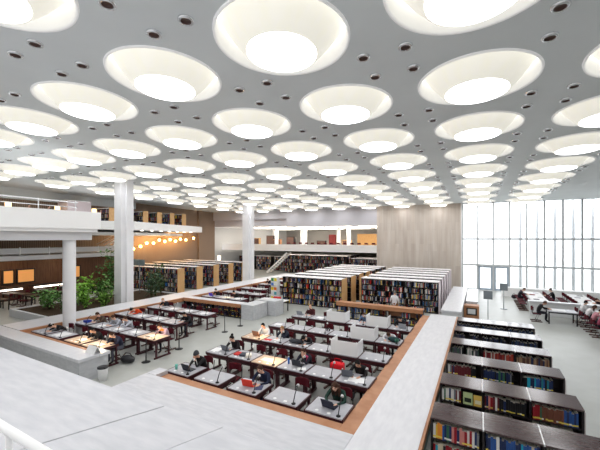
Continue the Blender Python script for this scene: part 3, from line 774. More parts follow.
# ------------------------------------------------------------------ people
SKINC = [(232, 188, 164), (214, 166, 140), (196, 146, 118)]
DG = None
def skel(pose):
    ln = {'read': .16, 'chin': .12, 'slump': .34, 'type': .12, 'up': .04, 'stand': 0}[pose]
    V = {}; E = []; 
    def v(n, p, r): V[n] = (Vector(p), r)
    def e(a, b, reg): E.append((a, b, reg))
    if pose == 'stand':
        v('pel', (0, 0, .95), .14); v('bel', (0, 0, 1.1), .125); v('che', (0, -.01, 1.3), .145); v('nek', (0, -.01, 1.48), .055); v('hb', (0, -.02, 1.56), .05)
        head = Vector((0, -.03, 1.63)); ht = .1
    else:
        v('pel', (0, .04, .58), .145); v('bel', (0, .01 - ln * .25, .73), .125); v('che', (0, -.02 - ln * .75, .93 - ln * .28), .145); v('nek', (0, -.05 - ln * 1.15, 1.08 - ln * .4), .055); v('hb', (0, -.09 - ln * 1.3, 1.15 - ln * .5), .05)
        head = Vector((0, -.13 - ln * 1.35, 1.23 - ln * .6)); ht = {'read': .42, 'chin': .15, 'slump': .9, 'type': .18, 'up': .05}[pose]
    e('pel', 'bel', 'top'); e('bel', 'che', 'top'); e('che', 'nek', 'top'); e('nek', 'hb', 'skin')
    C0 = V['che'][0]
    for s, S in ((-1, 'l'), (1, 'r')):
        if pose == 'stand':
            v('hip' + S, (s * .09, 0, .90), .1); v('kne' + S, (s * .1, -.02, .5), .06); v('ank' + S, (s * .1, .02, .09), .042); v('toe' + S, (s * .11, -.14, .035), .035)
            v('sho' + S, (s * .18, 0, 1.38), .065); v('elb' + S, (s * .24, .03, 1.10), .045); v('wri' + S, (s * .2, -.14, .92), .03); v('pal' + S, (s * .18, -.21, .88), .032)
            fd = Vector((0, -.8, -.6))
        else:
            v('hip' + S, (s * .1, 0, .55), .095); v('kne' + S, (s * .13, -.42, .545), .06); v('ank' + S, (s * .12, -.38, .10), .042); v('toe' + S, (s * .13, -.54, .04), .035)
            v('sho' + S, tuple(C0 + Vector((s * .18, -.01, .09))), .065)
            if pose == 'chin' and s == 1:
                v('elb' + S, (s * .17, -.40 - ln * .3, .82), .045); v('wri' + S, (s * .07, head.y - .12, head.z - .16), .03); v('pal' + S, (s * .05, head.y - .13, head.z - .10), .032); fd = Vector((-.2, -.2, .95))
            else:
                ey = C0.y - .16; v('elb' + S, (s * .27, ey, .81), .045); v('wri' + S, (s * .12, min(ey - .2, -.42), .80), .03); v('pal' + S, (s * .09, min(ey - .27, -.49), .80), .03); fd = Vector((-s * .25, -.95, -.05))
        e('pel', 'hip' + S, 'leg'); e('hip' + S, 'kne' + S, 'leg'); e('kne' + S, 'ank' + S, 'leg'); e('ank' + S, 'toe' + S, 'shoe')
        e('che', 'sho' + S, 'top'); e('sho' + S, 'elb' + S, 'top'); e('elb' + S, 'wri' + S, 'top'); e('wri' + S, 'pal' + S, 'skin')
        P0 = V['pal' + S][0]; fd = fd.normalized(); side = fd.cross(Vector((0, 0, 1)) if abs(fd.z) < .8 else Vector((0, 1, 0))).normalized()
        for q, (o, L) in enumerate(((-.03, .062), (-.01, .075), (.01, .07), (.03, .052))):
            a = P0 + side * o + fd * .035; b_ = a + fd * L * .55; c_ = b_ + (fd * .8 + Vector((0, 0, -.5 if pose != 'chin' else .1))) * L * .45
            v('f%d1%s' % (q, S), tuple(a), .011); v('f%d2%s' % (q, S), tuple(b_), .010); v('f%d3%s' % (q, S), tuple(c_), .008)
            e('pal' + S, 'f%d1%s' % (q, S), 'skin'); e('f%d1%s' % (q, S), 'f%d2%s' % (q, S), 'skin'); e('f%d2%s' % (q, S), 'f%d3%s' % (q, S), 'skin')
        a = P0 + side * (-s * .04) + fd * .0; b_ = a + side * (-s * .015) + fd * .04
        v('t1' + S, tuple(a), .012); v('t2' + S, tuple(b_), .009); e('pal' + S, 't1' + S, 'skin'); e('t1' + S, 't2' + S, 'skin')
    return V, E, head, ht
def body_mesh(pose):
    V, E, head, ht = skel(pose); names = list(V); ix = {n: k for k, n in enumerate(names)}
    me = bpy.data.meshes.new('person_skeleton'); me.from_pydata([tuple(V[n][0]) for n in names], [(ix[a], ix[b]) for a, b, _ in E], [])
    o = bpy.data.objects.new('person_skeleton', me); COL.objects.link(o)
    md = o.modifiers.new('skin', 'SKIN'); md.use_smooth_shade = True
    if not me.skin_vertices: me.attributes.new('skin', 'FLOAT', 'POINT')
    for k, n in enumerate(names):
        sv = me.skin_vertices[0].data[k]; r = V[n][1]; sv.radius = (r * (1.2 if n in ('che', 'pel', 'bel') else 1), r); sv.use_root = n == 'pel'
    sb = o.modifiers.new('sub', 'SUBSURF'); sb.levels = 1; sb.render_levels = 1
    dg = bpy.context.evaluated_depsgraph_get(); em = o.evaluated_get(dg).to_mesh()
    vs = [tuple(q.co) for q in em.vertices]; fs_ = [list(q.vertices) for q in em.polygons]
    o.evaluated_get(dg).to_mesh_clear(); bpy.data.objects.remove(o); bpy.data.meshes.remove(me)
    m = MB(); m.v = vs
    reg = {'skin': 0, 'top': 1, 'leg': 2, 'shoe': 3}
    for f in fs_:
        c = sum((Vector(vs[q]) for q in f), Vector()) / len(f); best = (9, 'top')
        for a, b, rg in E:
            A, B = V[a][0], V[b][0]; d = B - A; t = max(0, min(1, (c - A).dot(d) / d.length_squared)); dist = (c - (A + d * t)).length - (V[a][1] * (1 - t) + V[b][1] * t)
            if dist < best[0]: best = (dist, rg)
        m.face(f, reg[best[1]], True)
    # head: shaped ovoid with brow, nose, chin, ears, eyes, mouth (faces -y), pitched by ht
    rot = Matrix.Rotation(ht, 3, 'X')
    b = len(m.v); nu, nv = 18, 14
    for j in range(nv + 1):
        t = PI * j / nv
        for k in range(nu):
            a = 2 * PI * k / nu; sx, sy = math.sin(a), -math.cos(a)
            rx, ry, rz = .074, .092, .118
            p = Vector((rx * math.sin(t) * sx, ry * math.sin(t) * sy, rz * math.cos(t)))
            if p.z < -.03: p.x *= 1 - .25 * (-p.z - .03) / .09; 
            if sy > 0 and p.z < -.05: p.y -= .03
            fr = -sy
            if k == 0 and j in (7, 8): p.y -= .018 if j == 7 else .026
            if k in (1, nu - 1) and j == 6: p.y += .008
            m.v.append(tuple(head + rot @ p))
    for j in range(nv):
        for k in range(nu):
            k2 = (k + 1) % nu; mi = 0
            if j == 6 and k in (1, nu - 2): mi = 3
            if j == 9 and k in (0, nu - 1): mi = 4
            m.face([b + j * nu + k, b + j * nu + k2, b + (j + 1) * nu + k2, b + (j + 1) * nu + k], mi, True)
    for s in (-1, 1): m.ell(head + rot @ Vector((s * .076, .01, -.01)), (.012, .022, .032), 8, 5, 0)
    return m, head, rot
POSES = {}
DM = [bpy.data.materials.new('placeholder%d' % k) for k in range(0)]
def hair_mb(style, head, rot):
    m = MB(); nu, nv = 16, 8
    b = len(m.v); top = {'short': 1.75, 'long': 1.9, 'bun': 1.75, 'beanie': 1.6, 'bald': 1.2}[style]; sc_ = 1.10 if style != 'beanie' else 1.16
    for j in range(nv + 1):
        for k in range(nu):
            a = 2 * PI * k / nu; sx, sy = math.sin(a), -math.cos(a)
            tm = top * (1.0 - .38 * max(0, -sy)) * (1 + .18 * max(0, sy)) if style != 'beanie' else top
            t = tm * j / nv
            m.v.append(tuple(head + rot @ Vector((.076 * sc_ * math.sin(t) * sx, .094 * sc_ * math.sin(t) * sy, .120 * sc_ * math.cos(t) + .004))))
    for j in range(nv):
        for k in range(nu):
            k2 = (k + 1) % nu; m.face([b + j * nu + k, b + (j + 1) * nu + k, b + (j + 1) * nu + k2, b + j * nu + k2], 0, True)
    if style == 'bun': m.ell(head + rot @ Vector((0, .05, .14)), (.05, .05, .045), 10, 7)
    if style == 'long':
        for s in (-1, 0, 1): m.tube([tuple(head + rot @ Vector((s * .06, .05, .04))), tuple(head + Vector((s * .09, .06, -.1))), tuple(head + Vector((s * .085, .075, -.26)))], [.05, .055, .03], 8)
    return m
HAIRM = {'brown': (70, 46, 36), 'black': (26, 22, 22), 'fair': (168, 128, 88), 'grey': (120, 116, 112), 'charcoal': (62, 64, 70)}
def person(x, y, rz, pose, top, trousers, hair, style, label, group=None, skin=0, z=0, sleeve=None):
    if pose not in POSES:
        mb, hd, rt = body_mesh(pose); POSES[pose] = (mb.mesh('person', [cmat(SKINC[0])] * 5), hd, rt)
    me, hd, rt = POSES[pose]
    o = bpy.data.objects.new('person', me); COL.objects.link(o); o.location = (x, y, z); o.rotation_euler.z = rz
    for k, mm in enumerate((cmat(SKINC[skin]), cmat(top), cmat(trousers), cmat((34, 30, 30)), cmat((176, 96, 92)))):
        o.material_slots[k].link = 'OBJECT'; o.material_slots[k].material = mm
    h = hair_mb(style, hd, rt).build('knit_cap' if style == 'beanie' else 'hair', cmat(HAIRM[hair]), o)
    tag(o, label, 'person'); return o
DKT = (36, 38, 48)
def sit(key, pose, top, trousers, hair, style, label, dx=0, skin=0, rz=0, dy=0):
    x, y = DX[key]; return person(x + dx, y + .80 + .24 + dy, rz, pose, top, trousers, hair, style, label, skin=skin)
sit((0, 0), 'chin', (32, 32, 34), DKT, 'charcoal', 'beanie', 'person in grey knit cap and black jacket, hand at chin, front left desk', dx=.05, skin=1)
sit((0, 2), 'type', (36, 42, 66), (50, 60, 90), 'brown', 'short', 'person in navy blazer typing on the red laptop in the front row', dx=.1)
sit((0, 4), 'type', (40, 66, 58), DKT, 'brown', 'long', 'long-haired person in dark green sweater at the corner front desk', dx=.0)
sit((1, 0), 'type', (34, 26, 30), DKT, 'black', 'bun', 'person with hair bun in black top, first desk of second row', dx=.1)
sit((1, 3), 'chin', (40, 40, 52), DKT, 'brown', 'short', 'person with pink scarf and hand to face, second row', dx=.1)
x, y = DX[(1, 3)]
sit((1, 5), 'read', (34, 32, 34), DKT, 'black', 'short', 'person in black shirt bent over white papers at the parapet, second row', dx=-.05, skin=1)
sit((2, 0), 'type', (228, 230, 234), (80, 84, 96), 'black', 'short', 'person in white shirt at brown laptop, first desk of third row', dx=.1, skin=1)
sit((2, 1), 'chin', (38, 42, 58), (60, 60, 70), 'fair', 'short', 'fair-haired person in navy blazer, hand at chin, third row', dx=.05)
sit((2, 2), 'slump', (30, 30, 36), DKT, 'black', 'short', 'person in dark jacket slumped on folded arms, third row', dx=.2)
sit((3, 5), 'slump', (226, 228, 232), DKT, 'brown', 'short', 'person in white shirt bent low beside green backpack, fourth row', dx=-.05)
sit((4, 0), 'up', (84, 40, 44), DKT, 'fair', 'bald', 'bald person in maroon sweater at the last row of desks', dx=.2)
sit((4, 5), 'read', (34, 34, 42), DKT, 'black', 'short', 'person in dark jacket at the last row beside the parapet', dx=-.1)
sit((4, 3), 'read', (96, 120, 150), DKT, 'brown', 'short', 'person in blue shirt between two white partitions, last row', dx=.2)
person(-4.6, 20.6, PI, 'stand', (226, 226, 230), (140, 92, 62), 'grey', 'short', 'standing person in white shirt and brown trousers before the tall bookcases')
sit(('L', 0, 0), 'slump', (34, 32, 34), DKT, 'black', 'short', 'person in black slumped over the leftmost near desk, left section', dx=.2)
sit(('L', 0, 2), 'read', (30, 28, 30), DKT, 'black', 'short', 'person in black reading under a lit lamp right of the round column', dx=.25, skin=1)
sit(('L', 0, 3), 'read', (44, 46, 66), (90, 92, 104), 'brown', 'short', 'brown-haired person in navy top at warm-lit desk, left section front', dx=.3)
sit(('L', 1, 0), 'read', (92, 76, 66), DKT, 'brown', 'short', 'person in brown jacket with blue folder at the wood-edged parapet', dx=.35)
sit(('L', 1, 1), 'read', (176, 180, 192), DKT, 'brown', 'short', 'left person of two in pale grey shirts, left section', dx=.35)
sit(('L', 1, 2), 'chin', (186, 190, 202), DKT, 'brown', 'short', 'right person of two in pale grey shirts, left section', dx=-.05)
sit(('L', 1, 4), 'read', (206, 176, 190), DKT, 'brown', 'short', 'person in orange scarf and pale pink top, aisle end of left section', dx=0)
sit(('L', 2, 0), 'slump', (220, 74, 34), DKT, 'black', 'short', 'person in bright orange top leaning forward near the long parapet', dx=.3)
sit(('L', 3, 0), 'read', (32, 34, 44), DKT, 'fair', 'bald', 'balding person in dark coat near the far end of the left section', dx=.0)
sit(('L', 2, 3), 'read', (30, 30, 34), DKT, 'black', 'short', 'person in black at the aisle end, third row of left section', dx=.4, skin=1)
sit(('C', 0, 0), 'type', (36, 34, 40), DKT, 'black', 'short', 'person in dark clothes with bright laptop behind the left counter', dx=.1)
sit(('C', 0, 1), 'read', (34, 30, 32), DKT, 'black', 'short', 'person in dark clothes at lit desk behind the left counter', dx=.6)
person(3.08, 24.2, PI / 2, 'read', (34, 32, 36), DKT, 'brown', 'short', 'person in dark clothes at the small table before the white ledge', skin=1)
c = inst(chp, (3.02, 24.2, 0), PI / 2, 'ch'); tag(c, 'burgundy chair under the man at the small table', 'chair', 'burgundy chairs by the windows')
for k, (yy, tp, hr_, stl, ps, lb) in enumerate(((25.0, (228, 226, 228), 'black', 'short', 'up', 'dark-haired person in white at far end of the right-edge table'), (24.0, (230, 226, 228), 'brown', 'long', 'read', 'long-haired person in white blouse at the right-edge table'), (22.9, (190, 130, 140), 'brown', 'short', 'read', 'person in pink top at the right-edge table'), (21.8, (150, 60, 84), 'black', 'short', 'read', 'nearest person, in dark red, at the right-edge table'))):
    person(5.3, yy, PI / 2, ps, tp, DKT, hr_, stl, lb)
    c = inst(chp, (5.26, yy, 0), PI / 2, 'ch'); tag(c, 'burgundy chair, %s from far end, at the right-edge table' % ORD[k], 'chair', 'burgundy chairs by the windows')
person(4.72, 29.8, -PI / 2, 'up', (30, 30, 34), DKT, 'black', 'bun', 'person in black seated between the long white tables by the windows')
person(2.6, 29.8, PI / 2, 'read', (44, 42, 50), DKT, 'brown', 'short', 'person in grey at the leftmost long white table')
person(7.2, 27.7, -PI / 2, 'slump', (52, 40, 46), DKT, 'brown', 'short', 'person in brown leaning over the second long white table')

# ------------------------------------------------------------------ things on desks
def laptop(x, y, rz, lid, label, z=.793):
    e = empty('laptop', (x, y, z), rz)   # screen faces +y (towards the reader)
    bx(-.17, .17, -.02, .21, 0, .018).build('base', cmat(lid), e); bx(-.145, .145, .06, .19, .018, .02).build('keyboard', M['dark'], e)
    MB().obox((0, -.065, .125), (1, 0, 0), (0, -.38, .925), (0, -.925, -.38), .17, .115, .006).build('lid', cmat(lid), e)
    MB().obox((0, -.0575, .128), (1, 0, 0), (0, -.38, .925), (0, -.925, -.38), .155, .1, .002).build('display', M['dark'], e)
    tag(e, label, 'laptop'); return e
def onD(key, dx, dy): x, y = DX[key]; return x + dx, y + dy
def sheets(key, dx, dy, label, w=.21, h=.30, rz=0, col=None):
    x, y = onD(key, dx, dy); m = MB(); m.box(-w / 2, w / 2, -h / 2, h / 2, 0, .006); o = m.build('paper_sheets', cmat(col) if col else M['paper'], loc=(x, y, .791)); o.rotation_euler.z = rz; tag(o, label, 'papers')
def openbook(key, dx, dy, label, rz=0):
    x, y = onD(key, dx, dy); e = empty('open_book', (x, y, .791), rz)
    for s in (-1, 1): MB().obox((s * .1, 0, .018), (.99, 0, -s * .08), (0, 1, 0), (s * .08, 0, .99), .1, .14, .009).build('page_block', M['pages'], e)
    bx(-.21, .21, -.15, .15, 0, .006).build('cover', cmat((70, 50, 50)), e); tag(e, label, 'book')
def bottle(key, dx, dy, col, label, h=.24):
    x, y = onD(key, dx, dy); e = empty('bottle', (x, y, .791))
    MB().lathe([(.034, 0), (.036, h * .7), (.016, h * .85), (.016, h * .92)], 12, cap0=True).build('body', cmat(col, .3), e); MB().lathe([(.018, h * .9), (.018, h), (.001, h)], 12).build('cap', M['paper'], e); tag(e, label, 'bottle')
laptop(*onD((0, 0), .12, .30), 0, (52, 56, 66), 'dark tablet laptop before the person in the grey knit cap')
e = empty('tumbler', (*onD((0, 0), -.28, .22), .791)); MB().lathe([(.035, 0), (.045, .13)], 14, cap0=True).build('body', cmat((130, 214, 196)), e); MB().lathe([(.047, .13), (.047, .15), (.001, .152)], 14).build('lid', cmat((110, 196, 180)), e); tag(e, 'mint green tumbler on the leftmost front desk', 'cup')
laptop(*onD((0, 2), -.02, .34), .15, (232, 74, 60), 'bright red laptop on the third desk of the front row')
sheets((0, 2), .3, .42, 'dark patterned papers right of the red laptop', col=(70, 74, 104), rz=.4)
laptop(*onD((0, 4), 0, .34), -.1, (58, 62, 78), 'dark laptop on the corner front desk')
laptop(*onD((1, 0), .12, .4), 0, (120, 124, 132), 'grey laptop before the person with the hair bun')
sheets((1, 0), -.28, .35, 'pile of white papers at left of second row, first desk', .32, .4, .2)
for k, (c, n_) in enumerate((((206, 60, 56), 'red'), ((70, 74, 84), 'grey'), ((236, 230, 220), 'cream'))):
    x, y = onD((1, 1), -.3 + .24 * k, .35); o = bx(-.1, .1, -.14, .14, 0, .04 + .02 * k).build('closed_book', cmat(c), loc=(x, y, .791)); o.rotation_euler.z = .3 * k; tag(o, '%s book lying on the second desk of the second row' % n_, 'book')
sheets((1, 2), -.1, .4, 'open white sheets on the lamplight-tinted desk in second row', .4, .3, col=(244, 232, 214))
laptop(*onD((1, 3), .05, .4), 0, (66, 68, 76), 'dark laptop before the person with the pink scarf')
bottle((1, 3), -.3, .45, (70, 120, 200), 'blue bottle on the fourth desk of the second row')
sheets((1, 3), .3, .25, 'white crumpled papers right of dark laptop, second row', .28, .22, .5)
e = empty('red_shopping_bag', (*onD((1, 4), .2, 1.02), .49)); MB().prism([(-.24, -.12), (.24, -.12), (.2, .14), (-.2, .14)], 0, .42).build('body', cmat((226, 32, 44)), e, bevel=.04); MB().tube([(-.12, 0, .41), (-.1, 0, .55), (.1, 0, .55), (.12, 0, .41)], .014).build('handle', cmat((200, 26, 38)), e); tag(e, 'bright red bag on the chair behind fifth desk, second row', 'bag')
sheets((1, 5), .05, .32, 'large white paper sheet before the person in the black shirt', .5, .34, .1)
laptop(*onD((1, 5), -.28, .42), .2, (110, 114, 124), 'grey laptop at left of the papers, last desk of second row')
bottle((1, 5), -.47, .5, (120, 190, 80), 'green bottle on the last desk of the second row', .18)
laptop(*onD((2, 0), 0, .4), 0, (176, 128, 100), 'brown laptop before the person in the white shirt')
sheets((2, 1), -.3, .2, 'red folder on the second desk of the third row', .3, .2, .1, (214, 52, 60))
sheets((2, 1), .05, .38, 'white papers on the second desk of the third row', .3, .25, -.2)
e = empty('folded_jacket', (*onD((2, 2), -.12, .4), .791)); MB().ell((0, 0, .07), (.34, .2, .07)).build('body', cmat((48, 50, 58)), e); MB().ell((.2, -.08, .08), (.14, .1, .07)).build('sleeve', cmat((38, 40, 48)), e); tag(e, 'dark jacket heaped on the third desk of the third row', 'jacket')
sheets((2, 2), .4, .25, 'white notes right of the dark jacket, third row', .2, .14, .3)
e = empty('backpack', (*onD((3, 5), .2, .34), .791)); MB().ell((0, 0, .1), (.26, .16, .10)).build('body', cmat((38, 62, 66)), e); MB().ell((.12, -.1, .1), (.1, .07, .07)).build('pocket', cmat((60, 120, 100)), e); tag(e, 'dark green backpack lying on the last desk of the fourth row', 'backpack')
e = empty('headphones', (*onD((3, 2), .35, .45), .791)); MB().ell((-.05, 0, .06), (.035, .05, .06)).build('ear_cup', M['dark'], e); MB().ell((.06, 0, .06), (.035, .05, .06)).build('ear_cup', M['dark'], e); MB().tube([(-.05, 0, .1), (0, 0, .16), (.06, 0, .1)], .015).build('band', M['dark'], e); tag(e, 'black headphones on the third desk of the fourth row', 'headphones')
sheets((3, 0), -.2, .4, 'white papers on the first desk of the fourth row', .36, .28, .1)
sheets((4, 1), .0, .4, 'white papers on the second desk of the last row', .4, .3, -.1)
laptop(*onD((4, 0), -.2, .4), 0, (150, 154, 162), 'silver laptop before the bald person in maroon')
laptop(*onD((4, 5), .1, .35), 0, (170, 174, 182), 'silver laptop at the last desk beside the parapet, last row')
openbook(('L', 0, 2), .15, .35, 'open book under the lit lamp right of the round column')
openbook(('L', 0, 3), .1, .33, 'open book on the warm-lit desk nearest the paper notice')
sheets(('L', 0, 3), -.3, .4, 'pale sheets left of the open book, aisle desk of left front row', .25, .3, .2, (246, 228, 206))
sheets(('L', 0, 1), 0, .4, 'large pale sheet on the desk left of the round column', .6, .5, .05)
o = bx(-.16, .16, -.12, .12, 0, .1).build('folder_box', cmat((40, 60, 150)), loc=(*onD(('L', 1, 0), .1, .35), .791)); tag(o, 'blue folder before the person in the brown jacket', 'folder')
sheets(('L', 1, 1), .1, .35, 'white papers before the left grey-shirted person', .4, .3, .1)
sheets(('L', 1, 2), .1, .35, 'white papers before the right grey-shirted person', .4, .3, -.1)
sheets(('L', 1, 3), 0, .4, 'white papers on the fourth desk, second row of left section', .5, .3, .05)
openbook(('L', 1, 4), -.1, .35, 'open book before the person with the orange scarf')
x, y = DX[('L', 1, 4)]; MBs = MB().tube([(x - .13, y + .86, .93), (x - .03, y + .76, 1.0), (x + .1, y + .84, .95)], [.05, .07, .05], 8); o = MBs.build('orange_scarf', cmat((238, 150, 60))); tag(o, 'orange scarf round the neck of the aisle-end reader', 'scarf')
x, y = DX[(1, 3)]; o = MB().tube([(x + .02, y + .88, .98), (x + .1, y + .80, 1.02), (x + .2, y + .87, .98), (x + .2, y + .80, .84)], [.035, .045, .04, .03], 8).build('pink_scarf', cmat((216, 86, 130))); tag(o, 'pink scarf round the neck of a second-row reader', 'scarf')
for k, (r_, c_) in enumerate(((2, 1), (2, 2), (3, 1), (3, 2), (3, 3))): sheets(('L', r_, c_), .05, .4, 'white papers on the %s desk, %s row of left section' % (ORD[c_], RN[r_]), .45, .32, .1 * k)
laptop(*onD(('C', 0, 0), .1, .3), 0, (110, 90, 220), 'violet laptop behind the left counter')
openbook(('C', 0, 1), .4, .3, 'open book on the lit desk behind the left counter')
sheets(('C', 0, 2), 0, .4, 'white sheet on the right desk behind the left counter', .5, .3)
for k in range(3):
    for q in range(4):
        o = bx(-.16, .16, -.12, .12, 0, .02 + .01 * (q % 3)).build('closed_book', cmat([(60, 62, 74), (226, 226, 226), (150, 60, 60), (200, 200, 206)][(q + k) % 4]), loc=(3.6 + 2.65 * k + (.2 if q % 2 else -.15), 27.8 + 1.05 * q, .752)); tag(o, '%s book from the near end on the %s long white table' % (ORD[q], ORD[k]), 'book', 'books on the long white tables')
sheets_ = bx(3.75, 4.4, 23.95, 24.5, .752, .76).build('paper_sheets', M['paper']); tag(sheets_, 'papers on the small table before the white ledge', 'papers')
for q in range(4):
    o = bx(5.85, 6.2, 21.6 + q * 1.0, 21.9 + q * 1.0, .752, .775).build('open_papers', cmat([(236, 120, 130), (240, 240, 240), (230, 220, 210), (240, 240, 240)][q])); tag(o, '%s papers from the near end on the right-edge table' % ORD[q], 'papers')

# plants ----------------------------------------------------------------------
def plant(x, y, h, rad, n, col, label, leaf=.16, z0=.0):
    e = empty('leafy_plant', (x, y, z0)); f = MB(); rr = random.Random(int(x * 100 + y * 10))
    stem = MB()
    stalks = 7
    tips = []
    for k in range(stalks):
        a = rr.uniform(0, 2 * PI); r1 = rad * rr.uniform(.2, .9); hh = h * rr.uniform(.6, 1)
        pts = [(0.05 * math.cos(a), .05 * math.sin(a), 0), (r1 * .4 * math.cos(a), r1 * .4 * math.sin(a), hh * .6), (r1 * math.cos(a), r1 * math.sin(a), hh)]
        stem.tube(pts, .015, 5); tips.append(pts)
    for k in range(n):
        p = tips[k % stalks]; t = rr.uniform(.2, 1.05); i0 = 0 if t < .5 else 1; u = (t - .5 * i0) * 2
        c = Vector(p[i0]).lerp(Vector(p[i0 + 1]), u) + Vector((rr.gauss(0, rad * .22), rr.gauss(0, rad * .22), rr.gauss(0, .08)))
        d = Vector((rr.uniform(-1, 1), rr.uniform(-1, 1), rr.uniform(-.5, .6))).normalized(); s = d.cross(Vector((rr.uniform(-1, 1), rr.uniform(-1, 1), 1))).normalized(); L = leaf * rr.uniform(.7, 1.4)
        b = len(f.v); f.v += [tuple(c), tuple(c + d * L * .5 + s * L * .28), tuple(c + d * L), tuple(c + d * L * .5 - s * L * .28)]; f.face([b, b + 1, b + 2, b + 3], rr.choice((0, 0, 1)))
    stem.build('stems', cmat((84, 92, 54)), e); f.build('foliage', [cmat(col, .5), cmat(tuple(int(q * .75) for q in col), .5)], e)
    tag(e, label, 'plant', 'plants in the planting bed'); return e
# planting bed
pb = MB(); pb.box(-26.5, -20.6, 9.6, 9.75, 0, .45); pb.box(-20.75, -20.6, 9.75, 19, 0, .45); pb.box(-26.5, -20.75, 18.85, 19, 0, .45); pb.box(-26.5, -26.35, 9.75, 18.85, 0, .45)
struct('planting_bed_kerb', pb, M['offwhite'])
struct('planting_bed_soil', bx(-26.35, -20.75, 9.75, 18.85, 0, .38), M['soil'])
plant(-24.6, 11.0, 1.3, 1.0, 420, (110, 160, 84), 'low spreading green shrub left of the round column', .2, .38)
plant(-22.6, 11.2, .9, .7, 220, (70, 100, 60), 'small dark shrub at the planting bed corner', .18, .38)
plant(-24.2, 12.8, 2.0, .9, 420, (146, 200, 74), 'bright green bushy plant just left of the round column', .22, .38)
plant(-22.6, 12.2, 1.7, .7, 320, (134, 188, 76), 'yellow-green plant directly behind the round column', .2, .38)
plant(-24.8, 15.2, 3.6, .9, 460, (88, 132, 70), 'tall dark green plant right of the round column', .26, .38)
plant(-23.9, 13.9, 1.9, .9, 420, (104, 152, 76), 'broad green plant between round column and fin column', .22, .38)
plant(-22.3, 13.2, 1.2, .6, 200, (120, 164, 70), 'low lime plant before the fin column', .2, .38)
plant(-22.2, 16.8, 2.0, .7, 260, (72, 96, 70), 'grey-green plant at the foot of the near fin column', .24, .38)
plant(-22.8, 17.6, 2.4, .7, 260, (70, 96, 58), 'tall thin plant right of the near fin column', .24, .38)
plant(-23.2, 18.4, 1.6, .7, 200, (60, 88, 52), 'dark plant before the birch end panels', .22, .38)

# pole sign and wall lamps ----------------------------------------------------
e = empty('pole_sign', (-25.2, 17.9, .38))
MB().tube([(0, 0, 0), (0, 0, 2.5)], .035, 10).build('pole', M['frame'], e)
for s in (-.36, .36): MB().obox((s, -.05, 2.55), (1, 0, 0), (0, 1, 0), (0, 0, 1), .33, .04, .26).build('sign_board', mat('grey_green_board', (112, 128, 132), .5, .3), e)
tag(e, 'double grey sign board on a pole right of the near fin column', 'sign')
lampspots = [(30.4, 4.85), (29.1, 4.8), (28.2, 4.75), (27.4, 4.7), (26.6, 4.75), (25.8, 4.7), (25.0, 4.65), (24.2, 4.5), (23.3, 4.3), (22.5, 4.05), (21.6, 3.8)]
for k, (yy, zz) in enumerate(lampspots):
    e = empty('globe_lamp', (-33.9, yy + 1.7, zz + (.12, -.05, .1, -.1, .05, -.12, .1, -.1, .1, 0, 0)[k])); MB().ell((0, 0, 0), (.16, .16, .16), 12, 8).build('globe', M['bulb'], e); MB().tube([(-.7, 0, .0), (-.1, 0, 0)], .02, 6).build('bracket', M['black'], e)
    tag(e, 'warm globe lamp on the brown stone wall, %s from the right' % ORD[k], 'wall lamp', 'warm globe lamps on the stone wall')
# lamps, cabin and people on the upper gallery left
for k, yy in enumerate((11.6, 15.0, 8.2, 18.1)):
    e = empty('table_lamp', (-32.2, yy, 6.4)); MB().tube([(0, 0, 0), (0, 0, 1.0)], .03, 8).build('stand', M['black'], e); MB().lathe([(.2, 1.0), (.2, 1.38)], 14, cap1=True, cap0=True).build('shade', mat('lit_lamp_shade', (255, 226, 186), .6, .2, emit=1.6, ecol=(255, 214, 160)), e)
    tag(e, 'glowing lamp on the upper gallery, %s from the left' % ORD[[8.2, 11.6, 15.0, 18.1].index(yy)], 'lamp', 'lamps on the upper gallery')
e = empty('partition_cabin', (-32.6, 16.6, 6.4)); bx(-.8, .8, -1.0, 1.0, 0, 1.9).build('walls', M['pinkwhite'], e); bx(-.84, .84, -1.04, 1.04, 1.9, 1.96).build('roof', M['white'], e); tag(e, 'pale pink cabin on the upper gallery left of the fin column', 'cabin')
for k, yy in enumerate((9.4, 10.2, 12.8, 14.2)):
    person(-32.0, yy, PI / 2, 'up', [(210, 200, 206), (60, 60, 70), (190, 160, 170), (70, 60, 60)][k], DKT, 'brown', 'short', 'tiny seated person on the upper gallery, %s from the left' % ORD[k], z=6.4)
    o = bx(-32.2, -31.75, yy - .22, yy + .22, 6.4, 6.84).build('gallery_stool', M['burg']); tag(o, 'dark stool on the upper gallery, %s from the left' % ORD[k], 'stool', 'stools on the upper gallery')
# dark furniture in the foyer beyond the planting bed
for k, (x, y) in enumerate(((-31.5, 9.6), (-31.6, 11.6), (-31.5, 13.6), (-31.8, 15.6), (-31.5, 17.6))):
    table('foyer_table', x - .6, x + .6, y - .4, y + .4, M['shelfdark'], 'dark foyer table under the lower gallery, %s from the left' % ORD[k], group='dark foyer tables')
    for s in (-1, 1):
        c = inst(chp, (x + s * .25, y + s * .75, 0), 0 if s > 0 else PI, 'ch'); tag(c, 'chair on the %s side of the %s foyer table from the left' % ('far' if s > 0 else 'near', ORD[k]), 'chair', 'foyer chairs')

